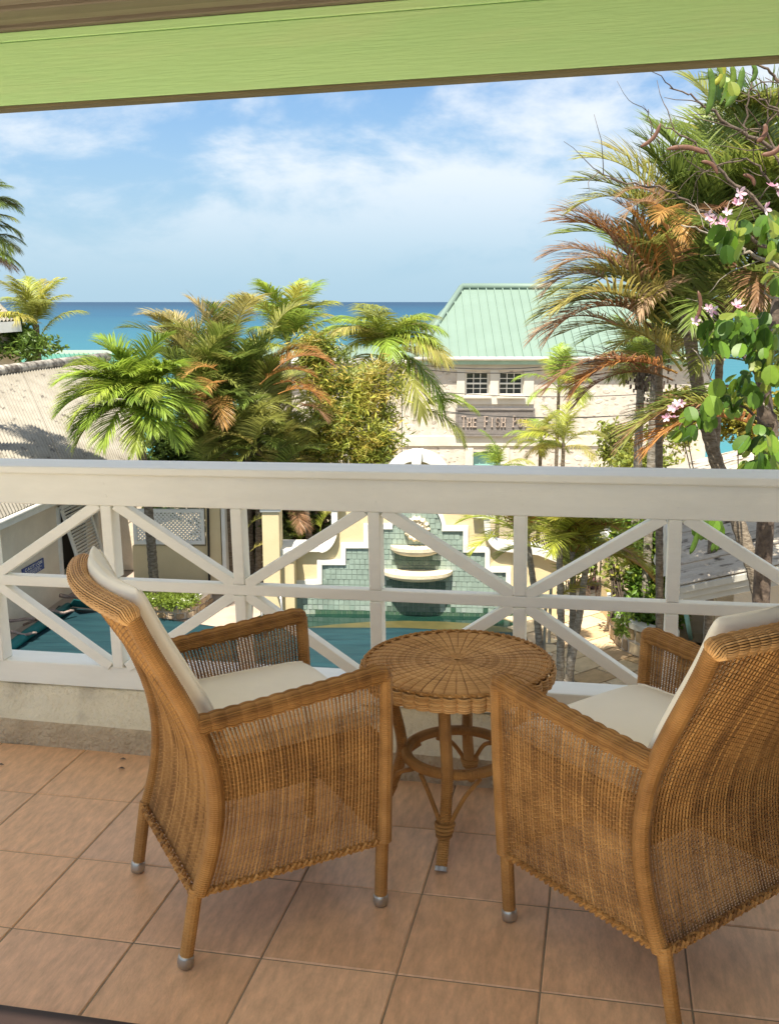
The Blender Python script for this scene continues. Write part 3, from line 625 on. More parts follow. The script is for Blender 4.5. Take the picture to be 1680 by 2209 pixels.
strip([(706, 1090), (744, 1090)], 13, -.3, .42, 'coping', M['white'])
strip(arc_px(899, 1046, 66, 63, 180, 0, 18), 18, -.32, .44, 'arch_coping', M['white'])
fpoly([(886, 974), (912, 974), (907, 1016), (891, 1016)], -.33, .50, 'keystone', M['white'], bevel=.01)
# stepped tile field
sx = [55, 105, 155, 206, 262]
stL = [(845, 1139), (794, 1180), (745, 1216), (694, 1258)]; stR = [(955, 1143), (1000, 1189), (1047, 1232), (1092, 1276)]
field = [(636, 1345), (636, 1261), (694, 1258), (694, 1216), (745, 1216), (745, 1180), (794, 1180), (794, 1139), (846, 1139)] + arc_px(900, 1142, 54, 62, 178, 2, 14) + \
        [(955, 1143), (1000, 1143), (1000, 1189), (1047, 1189), (1047, 1232), (1092, 1232), (1092, 1276), (1150, 1280), (1150, 1355)]
fpoly(field, .001, .010, 'tile_bed', M['fgrout'])
def inside(poly, x, y):
    r_ = False; n = len(poly)
    for i in range(n):
        x0, y0 = poly[i]; x1, y1 = poly[i - 1]
        if (y0 > y) != (y1 > y) and x < (x1 - x0) * (y - y0) / (y1 - y0) + x0: r_ = not r_
    return r_
tile_me = MB().box((0, 0, 0), (1, .012, 1)).mesh('tile')
tcol = [(.30, .37, .32), (.27, .35, .30), (.33, .39, .35), (.25, .33, .28), (.29, .36, .30), (.235, .31, .265)]; wet_shaded = [(.09, .14, .105), (.07, .12, .09), (.11, .155, .12)]; algae = [(.055, .12, .075), (.045, .10, .065), (.07, .13, .08)]  # tiles under the basins: damp and basin shadow both in the colour
cand = []
ts = .080
for i in range(-45, 46):
    for j in range(0, 45):
        off = (ts * .5 if (j // 2) % 2 else 0)
        c_ = FC + fx * ((i + .5) * ts + off); z_ = -.12 + (j + .5) * ts
        P = Vector((c_.x, c_.y, z_)); d = P - CAM
        yv = d.y * cp - d.z * sp_; u = 840 + FV * d.x / yv; v = 1104.5 - FV * (d.y * sp_ + d.z * cp) / yv
        if inside(field, u, v) and inside(field, u - 5, v - 5) and inside(field, u + 5, v - 5): cand.append((P, v, u))
random.shuffle(cand)
order = sorted(cand, key=lambda t: (t[1] < 1105, not ((abs(t[2] - 900) < 80 and t[1] > 1180) or t[1] > 1308), random.random()))
big = MB(); rot = Matrix.Rotation(yawf, 3, 'Z'); rot4 = rot.to_4x4()
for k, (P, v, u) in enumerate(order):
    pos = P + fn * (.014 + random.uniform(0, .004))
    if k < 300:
        wz = (abs(u - 900) < 62 + random.uniform(-14, 10) and 1240 < v) or (abs(u - 897) < 44 + random.uniform(-10, 8) and 1185 < v < 1235); o = link('tile', tile_me, M['ftile'], fo, color=random.choice(algae if v > 1317 + random.uniform(-6, 5) else wet_shaded if wz else tcol)); o.location = pos - ORG[fo.name]; o.rotation_euler = (0, 0, yawf)
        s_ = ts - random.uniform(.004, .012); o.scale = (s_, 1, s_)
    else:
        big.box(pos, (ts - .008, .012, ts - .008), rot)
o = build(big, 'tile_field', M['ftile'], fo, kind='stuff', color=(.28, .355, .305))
# white edging of the steps
def step_edge(pix):
    for a, b_ in zip(pix[:-1], pix[1:]):
        pa, pb = onf(*a), onf(*b_); t = (pb - pa).normalized(); h = .035
        g = MB(); g.bar(pa - t * h * .98, pb + t * h * .98, .075, .05 + random.uniform(0, .004), fn); o = build(g, 'step_trim', M['white'], fo); o.location = o.location + fn * .02
off = 5
step_edge([(634, 1257), (690, 1254), (690, 1212), (741, 1212), (741, 1176), (790, 1176), (790, 1135), (842, 1135)])
step_edge([(958, 1139), (1004, 1139), (1004, 1185), (1051, 1185), (1051, 1228), (1096, 1228), (1096, 1272), (1152, 1277)])
strip(arc_px(900, 1142, 58, 66, 178, 2, 16), 9, 0, .045, 'arch_trim', M['white'])
# basins
for (u0, u1, v, hpx) in ((842, 952, 1180, 22), (823, 976, 1232, 30)):
    a, b_ = onf(u0, v), onf(u1, v); c_ = (a + b_) / 2; rx = (b_ - a).length / 2; th = .055; ry = rx * .72
    rings = []
    def half(s_, z_): return [c_ + fx * (rx * s_ * math.cos(t)) + fn * (ry * s_ * math.sin(t)) + Vector((0, 0, z_)) for t in np.linspace(0, math.pi, 25)]
    g = MB(); g.loft([half(.70, -.10), half(.86, -.075), half(.93, -.045), half(.96, -.042), half(.96, -.03), half(1.0, -.025), half(1.0, .025), half(.97, .03)]); g.f.pop()
    g.loft([half(.97, .03), half(.9, .028), half(.86, -.02), half(.4, -.035)])
    build(g, 'basin', M['basin'], fo)
# shell medallion
c_ = onf(899, 1140, .03); rr = .185
rings = []
for s_, pu in ((1, 0), (1, .05), (.8, .085), (.62, .05), (.5, .06), (.25, .11), (.03, .115)):
    rg = []
    for i in range(48):
        a = 2 * math.pi * i / 48; q_ = rr * s_ * (1 + (.07 if s_ > .55 else .02) * math.cos(14 * a))
        rg.append(c_ + fx * (q_ * math.cos(a)) + Vector((0, 0, q_ * math.sin(a))) + fn * (pu + (.012 * math.cos(14 * a) if .3 < s_ < .95 else 0)))
    rings.append(rg)
g = MB(); g.loft(rings); build(g, 'shell_medallion', M['basin'], fo, smooth=False)
# gate pillar left of the fountain with white cap; recessed return
def pillar(u0, u1, vt, Y, nm, label, capm='white', dp=.45, m_='cream', base=0.0):
    a, b_ = atY(u0, vt, Y), atY(u1, vt, Y); wd = b_.x - a.x; t = thing(nm, ((a.x + b_.x) / 2, Y + dp / 2, base), label, 'pillar')
    g = MB(); g.box(((a.x + b_.x) / 2, Y + dp / 2, (a.z + base) / 2 - .06), (wd, dp, a.z - base - .12)); build(g, 'shaft', M[m_], t, bevel=.008)
    g = MB(); g.box(((a.x + b_.x) / 2, Y + dp / 2, a.z - .06), (wd + .1, dp + .1, .12)); g.box(((a.x + b_.x) / 2, Y + dp / 2, a.z - .15), (wd + .05, dp + .05, .06)); build(g, 'cap', M[capm], t, bevel=.01)
    return t
pillar(564, 601, 1078, 14.15, 'gate_pillar', 'tall cream pillar with white cap, left end of the fountain wall')
pillar(602, 634, 1184, 14.32, 'gate_pillar', 'short cream pillar joining the fountain wall to the tall pillar')
pillar(1316, 1346, 1150, 14.3, 'gate_pillar', 'cream pillar overgrown by vines at the end of the path')
# cream courtyard wall with lattice
yl = 15.6
cw = thing('courtyard_wall', atY(380, 1200, yl), 'cream wall with a white lattice screen behind the slim palm trunk', 'wall')
a, b_ = atY(286, 1178, yl), atY(470, 1178, yl)
g = MB(); g.box(((a.x + b_.x) / 2, yl + .12, a.z / 2), (b_.x - a.x, .24, a.z)); build(g, 'wall', M['cream'], cw)
a2, b2 = atY(442, 1085, yl - .02), atY(474, 1085, yl - .02)
g = MB(); g.box(((a2.x + b2.x) / 2, yl + .11, a2.z / 2 + .1), (b2.x - a2.x, .27, a2.z + .2)); build(g, 'end_pier', M['cream'], cw)
g = MB(); g.box((b2.x + .05, yl + .1, a2.z / 2), (.06, .3, a2.z)); build(g, 'white_trim', M['white'], cw)
g = MB(); g.tube([atY(449, 1095, yl - .08), atY(453, 1300, yl - .08)], .02, 6); build(g, 'drain_pipe', M['cable'], cw)
la, lb = atY(290, 1102, yl - .05), atY(439, 1170, yl - .05)
g = MB(); fw = .055
for z_ in (la.z, lb.z): g.box(((la.x + lb.x) / 2, yl - .04, z_), (lb.x - la.x + fw, .06, fw))
for x_ in (la.x, lb.x): g.box((x_, yl - .041, (la.z + lb.z) / 2), (fw, .055, la.z - lb.z - fw))
lat = build(g, 'lattice_screen', M['white'], cw)
W_, H_ = lb.x - la.x - fw, la.z - lb.z - fw; step = .062
for dirn in (1, -1):
    k = -H_
    while k < W_:
        x0_, x1_ = max(0, k), min(W_, k + H_)
        if x1_ - x0_ > .03:
            z_a, z_b = x0_ - k, x1_ - k
            if dirn < 0: z_a, z_b = H_ - z_a, H_ - z_b
            p, q = Vector((la.x + fw / 2 + x0_, yl - .045 + .008 * dirn, lb.z + fw / 2 + z_a)), Vector((la.x + fw / 2 + x1_, yl - .045 + .008 * dirn, lb.z + fw / 2 + z_b))
            build(MB().bar(p, q, .024, .007, Vector((0, -1, 0))), 'lath', M['white'], lat)
        k += step * 1.0
# dark yard wall and thicket behind the gap are planted further below

# ---------------------------------------------------------------- pool, cover, deck
water = MB(); water.prism([Vector((-2.2, 13.4, -.016)), Vector((2.1, 13.3, -.016)), Vector((2.1, 14.6, -.016)), Vector((-2.2, 14.6, -.016))], (0, 0, -.3)); build(water, 'pool_water', M['water'], kind='structure')
lp = [atZ(u, v, -.008) for u, v in ((640, 1356), (720, 1347), (800, 1341), (870, 1339), (960, 1341), (1040, 1346), (1110, 1356))]
lq = [p + Vector((0, -.55, 0)) for p in lp]
g = MB(); g.prism(lp + lq[::-1], (0, 0, -.2)); build(g, 'pool_ledge', M['ledge'], kind='structure')
# cover: creased sheet
ny, nx = 150, 40
G = []
for j in range(ny + 1):
    row = []
    for i in range(nx + 1):
        u = i / nx; v = j / ny
        x = -5.05 + 6.95 * u; far = float(np.interp(x, [-5.05, -2.4, .2, 1.9], [14.80, 13.83, 13.78, 13.5]))
        y = 6.5 + (far - 6.5) * v
        z = .012 + .03 * math.exp(-(math.sin(y * 3.1 + .35 * math.sin(x * .9)) / .12) ** 2) + .012 * math.sin(y * 9 + .6 * math.sin(x * 1.3)) * (.6 + .4 * math.sin(x * .7 + y)) + .02 * math.sin(y * 2.3 + x * .4)
        row.append((x, y, z + .03))
    G.append(row)
g = MB(); g.grid(G); co = build(g, 'pool_cover', M['cover'], smooth=True); tag(co, 'dark teal creased cover drawn over the swimming pool', 'pool cover')
s = co.modifiers.new('thickness', 'SOLIDIFY'); s.thickness = .01
g = MB(); pts = [atZ(u, v, .09) for u, v in ((8, 1408), (60, 1368), (110, 1335), (148, 1310))]; g.tube(pts, .075, 10); tag(build(g, 'cover_roller', M['tarp'], smooth=True), 'rolled teal edge of the pool cover along its left side', 'roller')
g = MB(); a, b_ = atZ(158, 1305, .12), atZ(205, 1312, .06); g.prism([atZ(150, 1308, .1), atZ(160, 1294, .3), atZ(205, 1302, .2), atZ(200, 1313, .08)], (0, 0, .015)); tag(build(g, 'tarp_corner', M['tarp']), 'bunched teal corner of tarpaulin at the end of the roller', 'tarp')
poles = [((130, 1282), (268, 1306), .028, 'longest bleached driftwood pole lying along the pool edge'), ((100, 1320), (160, 1320), .024, 'dark short driftwood stick above the teal roller'),
         ((10, 1336), (128, 1340), .022, 'forked bleached driftwood stick by the beige wall'), ((12, 1365), (80, 1368), .022, 'nearest dark driftwood stick at the left end of the roller')]
for (a, b_, r_, lab) in poles:
    p, q = atZ(*a, .22), atZ(*b_, .12); g = MB()
    g.tube([p.lerp(q, t) + Vector((0, 0, .02 * math.sin(9 * t + a[0]))) for t in np.linspace(0, 1, 9)], [r_ * (1.1 - .3 * t) for t in np.linspace(0, 1, 9)], 7)
    if 'longest' in lab or 'forked' in lab: m_ = p.lerp(q, .55); g.tube([m_, m_ + Vector((.18, -.1, .12))], r_ * .7, 6); g.tube([m_, m_ + Vector((-.2, .1, -.1))], r_ * .8, 6)
    tag(build(g, 'driftwood_pole', M['driftwood'], smooth=True), lab, 'driftwood', 'driftwood poles by the pool')
# left deck
g = MB(); g.prism([Vector((-9, 6, -.012)), Vector((-5.02, 6, -.012)), Vector((-5.02, 14.7, -.012)), Vector((-2.3, 13.9, -.012)), Vector((-1.9, 14.6, -.012)), Vector((-1.9, 17.5, -.012)), Vector((-9, 17.5, -.012))], (0, 0, -.1))
build(g, 'deck', mat('pink_beige_deck', (.46, .37, .30), (.38, .30, .24), rough=.85, scale=3, bump=.2), kind='structure')
# right path with sandstone pavers
g = MB(); g.prism([Vector((1.85, 6, -.018)), Vector((6.5, 6, -.018)), Vector((6.5, 13, -.018)), Vector((4.2, 18, -.018)), Vector((1.6, 18, -.018)), Vector((1.6, 13.6, -.018))], (0, 0, -.1)); path = build(g, 'path', M['grout'], kind='structure')
pv_col = [(.62, .47, .29), (.55, .39, .22), (.68, .55, .37), (.58, .45, .31), (.50, .36, .22), (.66, .52, .33)]
pm = MB().prism([Vector((-.49, -.49, 0)), Vector((.49, -.49, 0)), Vector((.49, .49, 0)), Vector((-.49, .49, 0))], (0, 0, .02)).mesh('paver')
th_ = R(38); k = 0
for i in range(-14, 15):
    for j in range(-14, 15):
        lx, ly = (i + (.5 if j % 2 else 0)) * .55, j * .38
        x, y = 3.4 + lx * math.cos(th_) - ly * math.sin(th_), 12.6 + lx * math.sin(th_) + ly * math.cos(th_)
        if not (1.95 < x < 4.9 and 10.2 < y < 17.4) or (x > 3.45 and y > 12.7): continue
        o = link('paver', pm, M['paver'], path, color=random.choice(pv_col)); o.location = (x, y, -.017 + random.uniform(0, .004)); o.rotation_euler = (0, 0, th_); o.scale = (.535, .365, 1); k += 1
# rubble planters
def planter(name, label, pts, ht, depth_dir, cell, soil_poly, coping=.09):
    t = thing(name, pts[0], label, 'planter')
    P = [Vector(p) for p in pts]; seg = [(b_ - a).length for a, b_ in zip(P[:-1], P[1:])]; tot = sum(seg)
    def at(s_):
        for a, b_, l in zip(P[:-1], P[1:], seg):
            if s_ <= l or b_ is P[-1]: return a.lerp(b_, s_ / l)
            s_ -= l
    rows = [[at(tot * i / 24) for i in range(25)]]
    nr = []
    for i in range(25):
        d = (rows[0][min(i + 1, 24)] - rows[0][max(i - 1, 0)]).normalized(); nr.append(Vector((d.y, -d.x, 0)))
    sgn = 1 if nr[12].y < 0 or nr[12].x < 0 and depth_dir < 0 else 1
    sgn = depth_dir
    ring = [[rows[0][i] + Vector((0, 0, 0)), rows[0][i] + Vector((0, 0, ht)), rows[0][i] - nr[i] * sgn * .10 + Vector((0, 0, ht)), rows[0][i] - nr[i] * sgn * .10] for i in range(25)]
    g = MB(); g.loft(ring); build(g, 'wall', M['mortar'], t)
    ring = [[rows[0][i] + nr[i] * sgn * .04 + Vector((0, 0, ht + .002)), rows[0][i] + nr[i] * sgn * .04 + Vector((0, 0, ht + coping)), rows[0][i] - nr[i] * sgn * .13 + Vector((0, 0, ht + coping)), rows[0][i] - nr[i] * sgn * .13 + Vector((0, 0, ht + .002))] for i in range(25)]
    g = MB(); g.loft(ring); build(g, 'coping', M['white'], t, bevel=.008)
    g = MB(); g.prism([Vector(p) for p in soil_poly], (0, 0, -.12)); build(g, 'soil', M['ground'], t)
    cc = [(.52, .38, .22), (.44, .33, .21), (.60, .47, .30), (.38, .28, .18), (.55, .43, .30)]
    nx_ = int(tot / cell); nz_ = max(2, int(ht / cell / .8))
    jx = [[(i + random.uniform(-.28, .28) * (0 < i < nx_) + (.5 if j % 2 else 0)) * tot / nx_ for i in range(nx_ + 1)] for j in range(nz_ + 1)]
    for j in range(nz_):
        for i in range(nx_):
            s0_, s1_ = jx[j][i], jx[j][i + 1]; 
            if s1_ > tot: continue
            z0_, z1_ = ht * j / nz_ + .012, ht * (j + 1) / nz_ - .012; m_ = .014
            pts2 = [(s0_ + m_, z0_ + random.uniform(0, .03)), ((s0_ + s1_) / 2, z0_ - random.uniform(0, .01)), (s1_ - m_, z0_ + random.uniform(0, .03)), (s1_ - m_ * .7, (z0_ + z1_) / 2), (s1_ - m_ - random.uniform(0, .03), z1_), ((s0_ + s1_) / 2, z1_ + random.uniform(0, .008)), (s0_ + m_ + random.uniform(0, .03), z1_)]
            mid = at((s0_ + s1_) / 2); ia = min(24, int((s0_ + s1_) / 2 / tot * 24)); n_ = nr[ia] * sgn; dep = random.uniform(.012, .03)
            outer = [at(max(0, min(tot, a))) + Vector((0, 0, z_)) + n_ * .001 for a, z_ in pts2]
            cen = sum(outer, Vector()) / len(outer); inner = [p.lerp(cen, .12) + n_ * dep for p in outer]
            g = MB(); g.loft([outer, inner]); build(g, 'stone', M['stone'], t, color=random.choice(cc))
    return t
planter('stone_planter', 'low curved rubble planter with white coping and ground cover, left of the pool', [atZ(282, 1322, 0), atZ(334, 1332, 0), atZ(385, 1338, 0), atZ(415, 1332, 0), atZ(440, 1314, 0), atZ(458, 1300, 0)], .20, 1, .17,
        [(-4.2, 14.75, .2), (-3.6, 14.55, .2), (-3.05, 14.6, .2), (-2.85, 15.5, .2), (-4.2, 15.5, .2)])
planter('stone_planter', 'white coped rubble planter beside the sandstone path, right of the fountain', [atZ(1312, 1342, 0), atZ(1316, 1372, 0), atZ(1335, 1398, 0), atZ(1370, 1416, 0), atZ(1412, 1428, 0), atZ(1460, 1430, 0)], .36, 1, .22,
        [(3.3, 14.3, .32), (3.25, 13.2, .32), (3.6, 12.75, .32), (4.5, 12.6, .32), (4.5, 14.4, .32)])
# pool hand rails, stanchions
for k, (u, v, lab) in enumerate(((586, 1312, 'far curved steel pool handrail by the tall cream pillar'), (545, 1330, 'near curved steel pool handrail left of the tall cream pillar'))):
    b_ = atZ(u, v + 20, 0); g = MB(); g.tube([b_ + Vector((0, 0, 0)), b_ + Vector((0, 0, .35)), b_ + Vector((.03, -.08, .5)), b_ + Vector((.1, -.25, .55)), b_ + Vector((.2, -.5, .45)), b_ + Vector((.25, -.62, 0))], .02, 8)
    tag(build(g, 'pool_handrail', M['steel'], smooth=True), lab, 'handrail', 'pool handrails')
for k, (u, v, lab) in enumerate(((1173, 1414, 'slim steel post on a round foot by the path, nearer of two'), (1184, 1385, 'slim steel post on a round foot by the path, farther of two'))):
    b_ = atZ(u, v, 0); t = thing('barrier_post', b_, lab, 'post', 'barrier posts by the path'); g = MB(); g.tube([b_ + Vector((0, 0, .01)), b_ + Vector((0, 0, .8))], .022, 8); build(g, 'pole', M['steel'], t)
    g = MB(); g.tube([b_, b_ + Vector((0, 0, .025))], .11, 14); build(g, 'foot', M['steel'], t)

# ================================================================== PLANTS
def frond_mesh(L, n, ll, lw, a0, a1, seed, droop=.5, vee=.25, start=.14, ragged=0.0, segs=3, beta0=72, beta1=22, curl=0.0):
    r = random.Random(seed); g = MB(); K = 18; P = [Vector((0, 0, 0))]; T = []
    for i in range(K):
        s_ = i / (K - 1); a = R(a0 + (a1 - a0) * s_ ** 1.25); t = Vector((math.cos(a) * math.cos(curl * s_), math.cos(a) * math.sin(curl * s_), math.sin(a))); T.append(t)
        if i: P.append(P[-1] + (T[i - 1] + t) * .5 * (L / (K - 1)))
    g.tube(P, [max(.0025, .016 * L * (1 - .85 * i / (K - 1)) * .6) for i in range(K)], 4, ref=(0, 1, 0))
    for i in range(n):
        s_ = start + (1 - start) * (i + .5) / n
        f = s_ * (K - 1); k = min(K - 2, int(f)); p = P[k].lerp(P[k + 1], f - k); t = T[k]
        side0 = Vector((-math.sin(curl * s_), math.cos(curl * s_), 0)); up = side0.cross(t) * -1
        if up.z < 0 and abs(t.z) < .9: up = -up
        shp = (.45 + .55 * math.sin(math.pi * min(1, .12 + s_ * .78))) * (1 - .45 * max(0, s_ - .7) / .3)
        for sd_ in (-1, 1):
            if ragged and r.random() < ragged: continue
            be = R(beta0 + (beta1 - beta0) * s_ + r.uniform(-7, 7))
            d = (t * math.cos(be) + side0 * sd_ * math.sin(be) + up * (vee * (1 - .6 * s_) + r.uniform(-.08, .08))).normalized()
            l = ll * shp * r.uniform(.85, 1.1); q = p; hw = lw * r.uniform(.8, 1.15) * (.7 + .3 * shp)
            wv_ = d.cross(up); wv_ = (wv_ + up * r.uniform(-.4, .4)).normalized(); vs_ = []
            for m_ in range(segs + 1):
                x = m_ / segs; ww = hw * (1 - x) ** .6 * (1 if m_ else .55)
                if m_ == segs: vs_.append([q])
                else: vs_.append([q - wv_ * ww, q + wv_ * ww])
                d = (d + Vector((0, 0, -droop * (1.0 / segs) * (.4 + x)))).normalized(); q = q + d * (l / segs)
            V = [v for pr in vs_ for v in pr]; F = [(2 * m_, 2 * m_ + 1, 2 * m_ + 3, 2 * m_ + 2) for m_ in range(segs - 1)] + [(2 * segs - 2, 2 * segs - 1, 2 * segs)]
            g.add(V, F)
    return g
LIB = {}
def frond_lib(kind):
    if kind in LIB: return LIB[kind]
    spec = {'areca': dict(L=1.0, n=50, ll=.40, lw=.0105, droop=.55, vee=.40), 'soft': dict(L=1.0, n=56, ll=.38, lw=.009, droop=1.15, vee=.2), 'adonidia': dict(L=1.0, n=66, ll=.44, lw=.0115, droop=.8, vee=.45),
            'coconut': dict(L=1.0, n=66, ll=.40, lw=.0095, droop=1.1, vee=.1), 'dead': dict(L=1.0, n=34, ll=.30, lw=.008, droop=1.3, vee=.0, ragged=.25)}[kind]
    els = [(84, 25), (68, -8), (48, -35), (25, -55), (-5, -72)]
    LIB[kind] = [frond_mesh(a0=a, a1=b_, seed=hash((len(kind), i, k)) % 999, curl=random.uniform(-.25, .25), **spec).mesh('frond') for k, (a, b_) in enumerate(els) for i in range(2)]
    return LIB[kind]
GREENS = {'bright': [(0.225, 0.325, 0.045), (0.265, 0.36, 0.05), (0.18, 0.27, 0.04), (0.285, 0.35, 0.055)], 'dark': [(0.155, 0.215, 0.045), (0.19, 0.245, 0.05), (0.115, 0.165, 0.035), (0.215, 0.235, 0.055)], 'yellow': [(0.325, 0.355, 0.05), (0.38, 0.36, 0.06), (0.265, 0.31, 0.045)], 'orange': [(0.42, 0.22, 0.06), (0.44, 0.26, 0.08), (0.36, 0.18, 0.06)], 'brown': [(0.32, 0.21, 0.12), (0.38, 0.27, 0.17), (0.26, 0.15, 0.08)], 'olive': [(0.3, 0.31, 0.08), (0.35, 0.32, 0.09), (0.25, 0.28, 0.07)], 'straw': [(0.48, 0.4, 0.19), (0.42, 0.36, 0.15)]}
def put_frond(parent, kind, pos, az, lvl, L, col):
    me = frond_lib(kind)[lvl * 2 + random.randint(0, 1)]
    o = link('frond', me, M['leaf'], parent, color=random.choice(GREENS[col]) if isinstance(col, str) else col)
    o.location = Vector(pos) - ORG[parent.name]; o.rotation_euler = (random.uniform(-.15, .15), random.uniform(-.1, .1), az); o.scale = (L,) * 3; return o
def crown(parent, kind, pos, n, L, cols, lv=(0, 1, 2, 2, 3), az0=None, spread=2 * math.pi, center=0):
    for i in range(n):
        az = (az0 if az0 is not None else random.uniform(0, 6.28)) + i * 2.39996 if spread > 6 else center + (random.random() - .5) * spread
        lvl = lv[min(len(lv) - 1, int(len(lv) * i / n))]
        put_frond(parent, kind, Vector(pos) + Vector((random.uniform(-.03, .03), random.uniform(-.03, .03), -.04 * lvl * L)), az, lvl, L * random.uniform(.82, 1.12), random.choice(cols))
def trunk(parent, pts, r0, r1, m='trunk', rings=True, name='trunk', n=10):
    P = [Vector(p) for p in pts]; out_ = []; rad = []
    tot = sum((b_ - a).length for a, b_ in zip(P[:-1], P[1:])); K = max(8, min(90, int(tot / .05))) if rings else 10
    def at(u):
        s_ = u * tot
        for a, b_ in zip(P[:-1], P[1:]):
            l = (b_ - a).length
            if s_ <= l + 1e-6: return a.lerp(b_, s_ / l)
            s_ -= l
        return P[-1]
    for i in range(K + 1):
        u = i / K; out_.append(at(u)); rad.append((r0 + (r1 - r0) * u) * (1 + (.07 if i % 2 else -.03) * (1 if rings else 0)) * (1.25 if u < .03 else 1))
    g = MB(); g.tube(out_, rad, n); return build(g, name, M[m], parent, smooth=False)
def palm(name, loc, label, cat='palm', group=None): return thing(name, loc, label, cat, group)

# bright green palm in front of the white roof
b0 = atZ(336, 1296, .2); c0 = atY(297, 866, b0.y - .1)
t = palm('christmas_palm', b0, 'bright green palm with slim dark trunk in the stone planter, over the white roof')
trunk(t, [b0, b0.lerp(c0, .5) + Vector((.02, 0, 0)), c0 - Vector((0, 0, .30))], .075, .055)
trunk(t, [c0 - Vector((0, 0, .32)), c0 - Vector((0, 0, .02))], .06, .03, 'crownshaft', rings=False, name='crownshaft')
crown(t, 'adonidia', c0, 34, 1.08, ['bright'], lv=(0, 1, 1, 2, 2, 3, 3))
for az, lv_, L in ((3.3, 3, 1.2), (3.9, 3, 1.15), (5.2, 3, 1.15), (4.6, 2, 1.1), (2.9, 2, 1.2), (5.9, 3, 1.1), (4.4, 4, 1.15), (5.0, 4, 1.1), (3.6, 4, 1.15), (3.1, 3, 1.25), (5.6, 4, 1.15), (0.1, 3, 1.0), (3.5, 2, 1.25), (5.6, 2, 1.1)): put_frond(t, 'adonidia', c0, az, lv_, L, 'bright')
# dark areca clump
b0 = atZ(505, 1215, 0.0); b0 = Vector((-2.35, 16.6, 0)); t = palm('areca_palm', b0, 'big dark green areca clump with orange dying fronds, between the roof and the bamboo')
for (u, v, Y, n_, L, cols, tr) in ((402, 790, 16.9, 10, 1.2, ['olive', 'dark', 'straw', 'olive'], 1), (470, 780, 16.7, 10, 1.2, ['olive', 'straw', 'dark', 'dark'], 1), (530, 850, 16.2, 13, 1.2, ['dark', 'olive', 'dark'], 1), (430, 840, 16.0, 12, 1.15, ['dark', 'olive'], 1),
                                  (560, 880, 15.9, 10, 1.15, ['dark', 'dark', 'olive'], 1), (470, 900, 15.7, 10, 1.1, ['dark'], 1), (600, 960, 15.8, 9, 1.0, ['dark', 'dark', 'olive'], 0), (420, 960, 15.9, 10, 1.0, ['dark'], 0), (520, 980, 15.5, 10, .9, ['dark'], 0),
                                  (480, 870, 16.2, 12, 1.1, ['dark', 'olive'], 0), (550, 960, 15.3, 10, .95, ['dark', 'olive'], 0), (450, 1010, 15.6, 10, .9, ['dark'], 0), (600, 1020, 15.6, 10, .9, ['dark', 'olive'], 0), (520, 880, 16.6, 12, 1.2, ['dark'], 0), (400, 860, 16.6, 10, 1.1, ['dark'], 0), (590, 890, 16.3, 10, 1.05, ['dark', 'olive'], 0), (640, 990, 16.0, 8, .9, ['dark'], 0)):
    c_ = atY(u, v, Y); crown(t, 'areca', c_, n_, L, cols, lv=(0, 0, 1, 1, 2, 3))
    if tr: trunk(t, [(c_.x * .6 + b0.x * .4, Y + .2, 0), c_ - Vector((0, 0, .05))], .06, .045)
for (u, v, Y, az, lv_, L, col) in ((590, 800, 15.3, .2, 2, .95, 'orange'), (600, 850, 15.2, .0, 3, .85, 'orange'), (470, 830, 15.2, -1.7, 3, .8, 'orange'), (575, 790, 15.7, .15, 2, .95, 'orange'), (590, 830, 15.6, -.2, 3, .85, 'orange'), (560, 830, 15.6, .3, 2, .95, 'orange'), (470, 800, 15.5, -2.2, 3, .75, 'orange'), (470, 850, 15.4, -1.3, 4, .75, 'orange'), (455, 850, 15.4, -1.9, 4, .7, 'brown'),
                                  (425, 760, 16.4, 2.9, 1, 1.2, 'straw'), (455, 735, 16.5, .5, 1, .95, 'straw'), (440, 745, 16.4, .2, 1, 1.0, 'straw'), (575, 960, 15.2, .1, 2, .8, 'olive'), (540, 900, 15.2, -.4, 2, .9, 'dark'), (580, 740, 15.6, .4, 1, 1.0, 'olive'), (505, 720, 15.8, -.9, 1, 1.1, 'olive'), (640, 880, 15.4, -.7, 3, .7, 'brown')):
    put_frond(t, 'areca', atY(u, v, Y), az, lv_, L, col)
# feathery light palm right behind the clump

c_ = atY(622, 735, 22); t = palm('feather_palm', (c_.x, 22, -1), 'feathery light green palm rising against the sea behind the areca clump'); trunk(t, [(c_.x, 22, -1), c_], .07, .05)
crown(t, 'soft', c_, 18, 1.6, ['bright', 'yellow', 'bright'], lv=(0, 0, 1, 1, 2, 3))
put_frond(t, 'soft', c_, .1, 0, 1.3, 'bright'); put_frond(t, 'soft', c_, .3, 1, 1.2, 'yellow')
# drooping palm left of the green roof
c_ = atY(828, 750, 19); t = palm('drooping_palm', (c_.x, 19, -.35), 'tall drooping bright green palm overlapping the left end of the green hipped roof'); trunk(t, [(c_.x - .1, 19, -.35), c_], .09, .06)
crown(t, 'coconut', c_, 12, 1.6, ['bright', 'olive', 'bright'], lv=(1, 1, 2, 2, 3))
for az, lv_, L, col in ((2.9, 1, 1.25, 'bright'), (3.4, 1, 1.1, 'bright'), (.15, 1, 1.1, 'bright'), (-.15, 1, 1.15, 'bright'), (-.5, 2, 1.4, 'bright'), (-.8, 3, 1.7, 'olive'), (-.9, 3, 1.6, 'bright'), (-.6, 4, 1.8, 'bright'), (-1.1, 4, 1.9, 'olive'), (2.6, 2, 1.2, 'bright'), (3.6, 2, 1.2, 'bright'), (-1.6, 3, 1.5, 'bright'), (-2.4, 3, 1.2, 'bright')): put_frond(t, 'coconut', c_, az, lv_, L, col)
c2_ = atY(905, 880, 18.6)
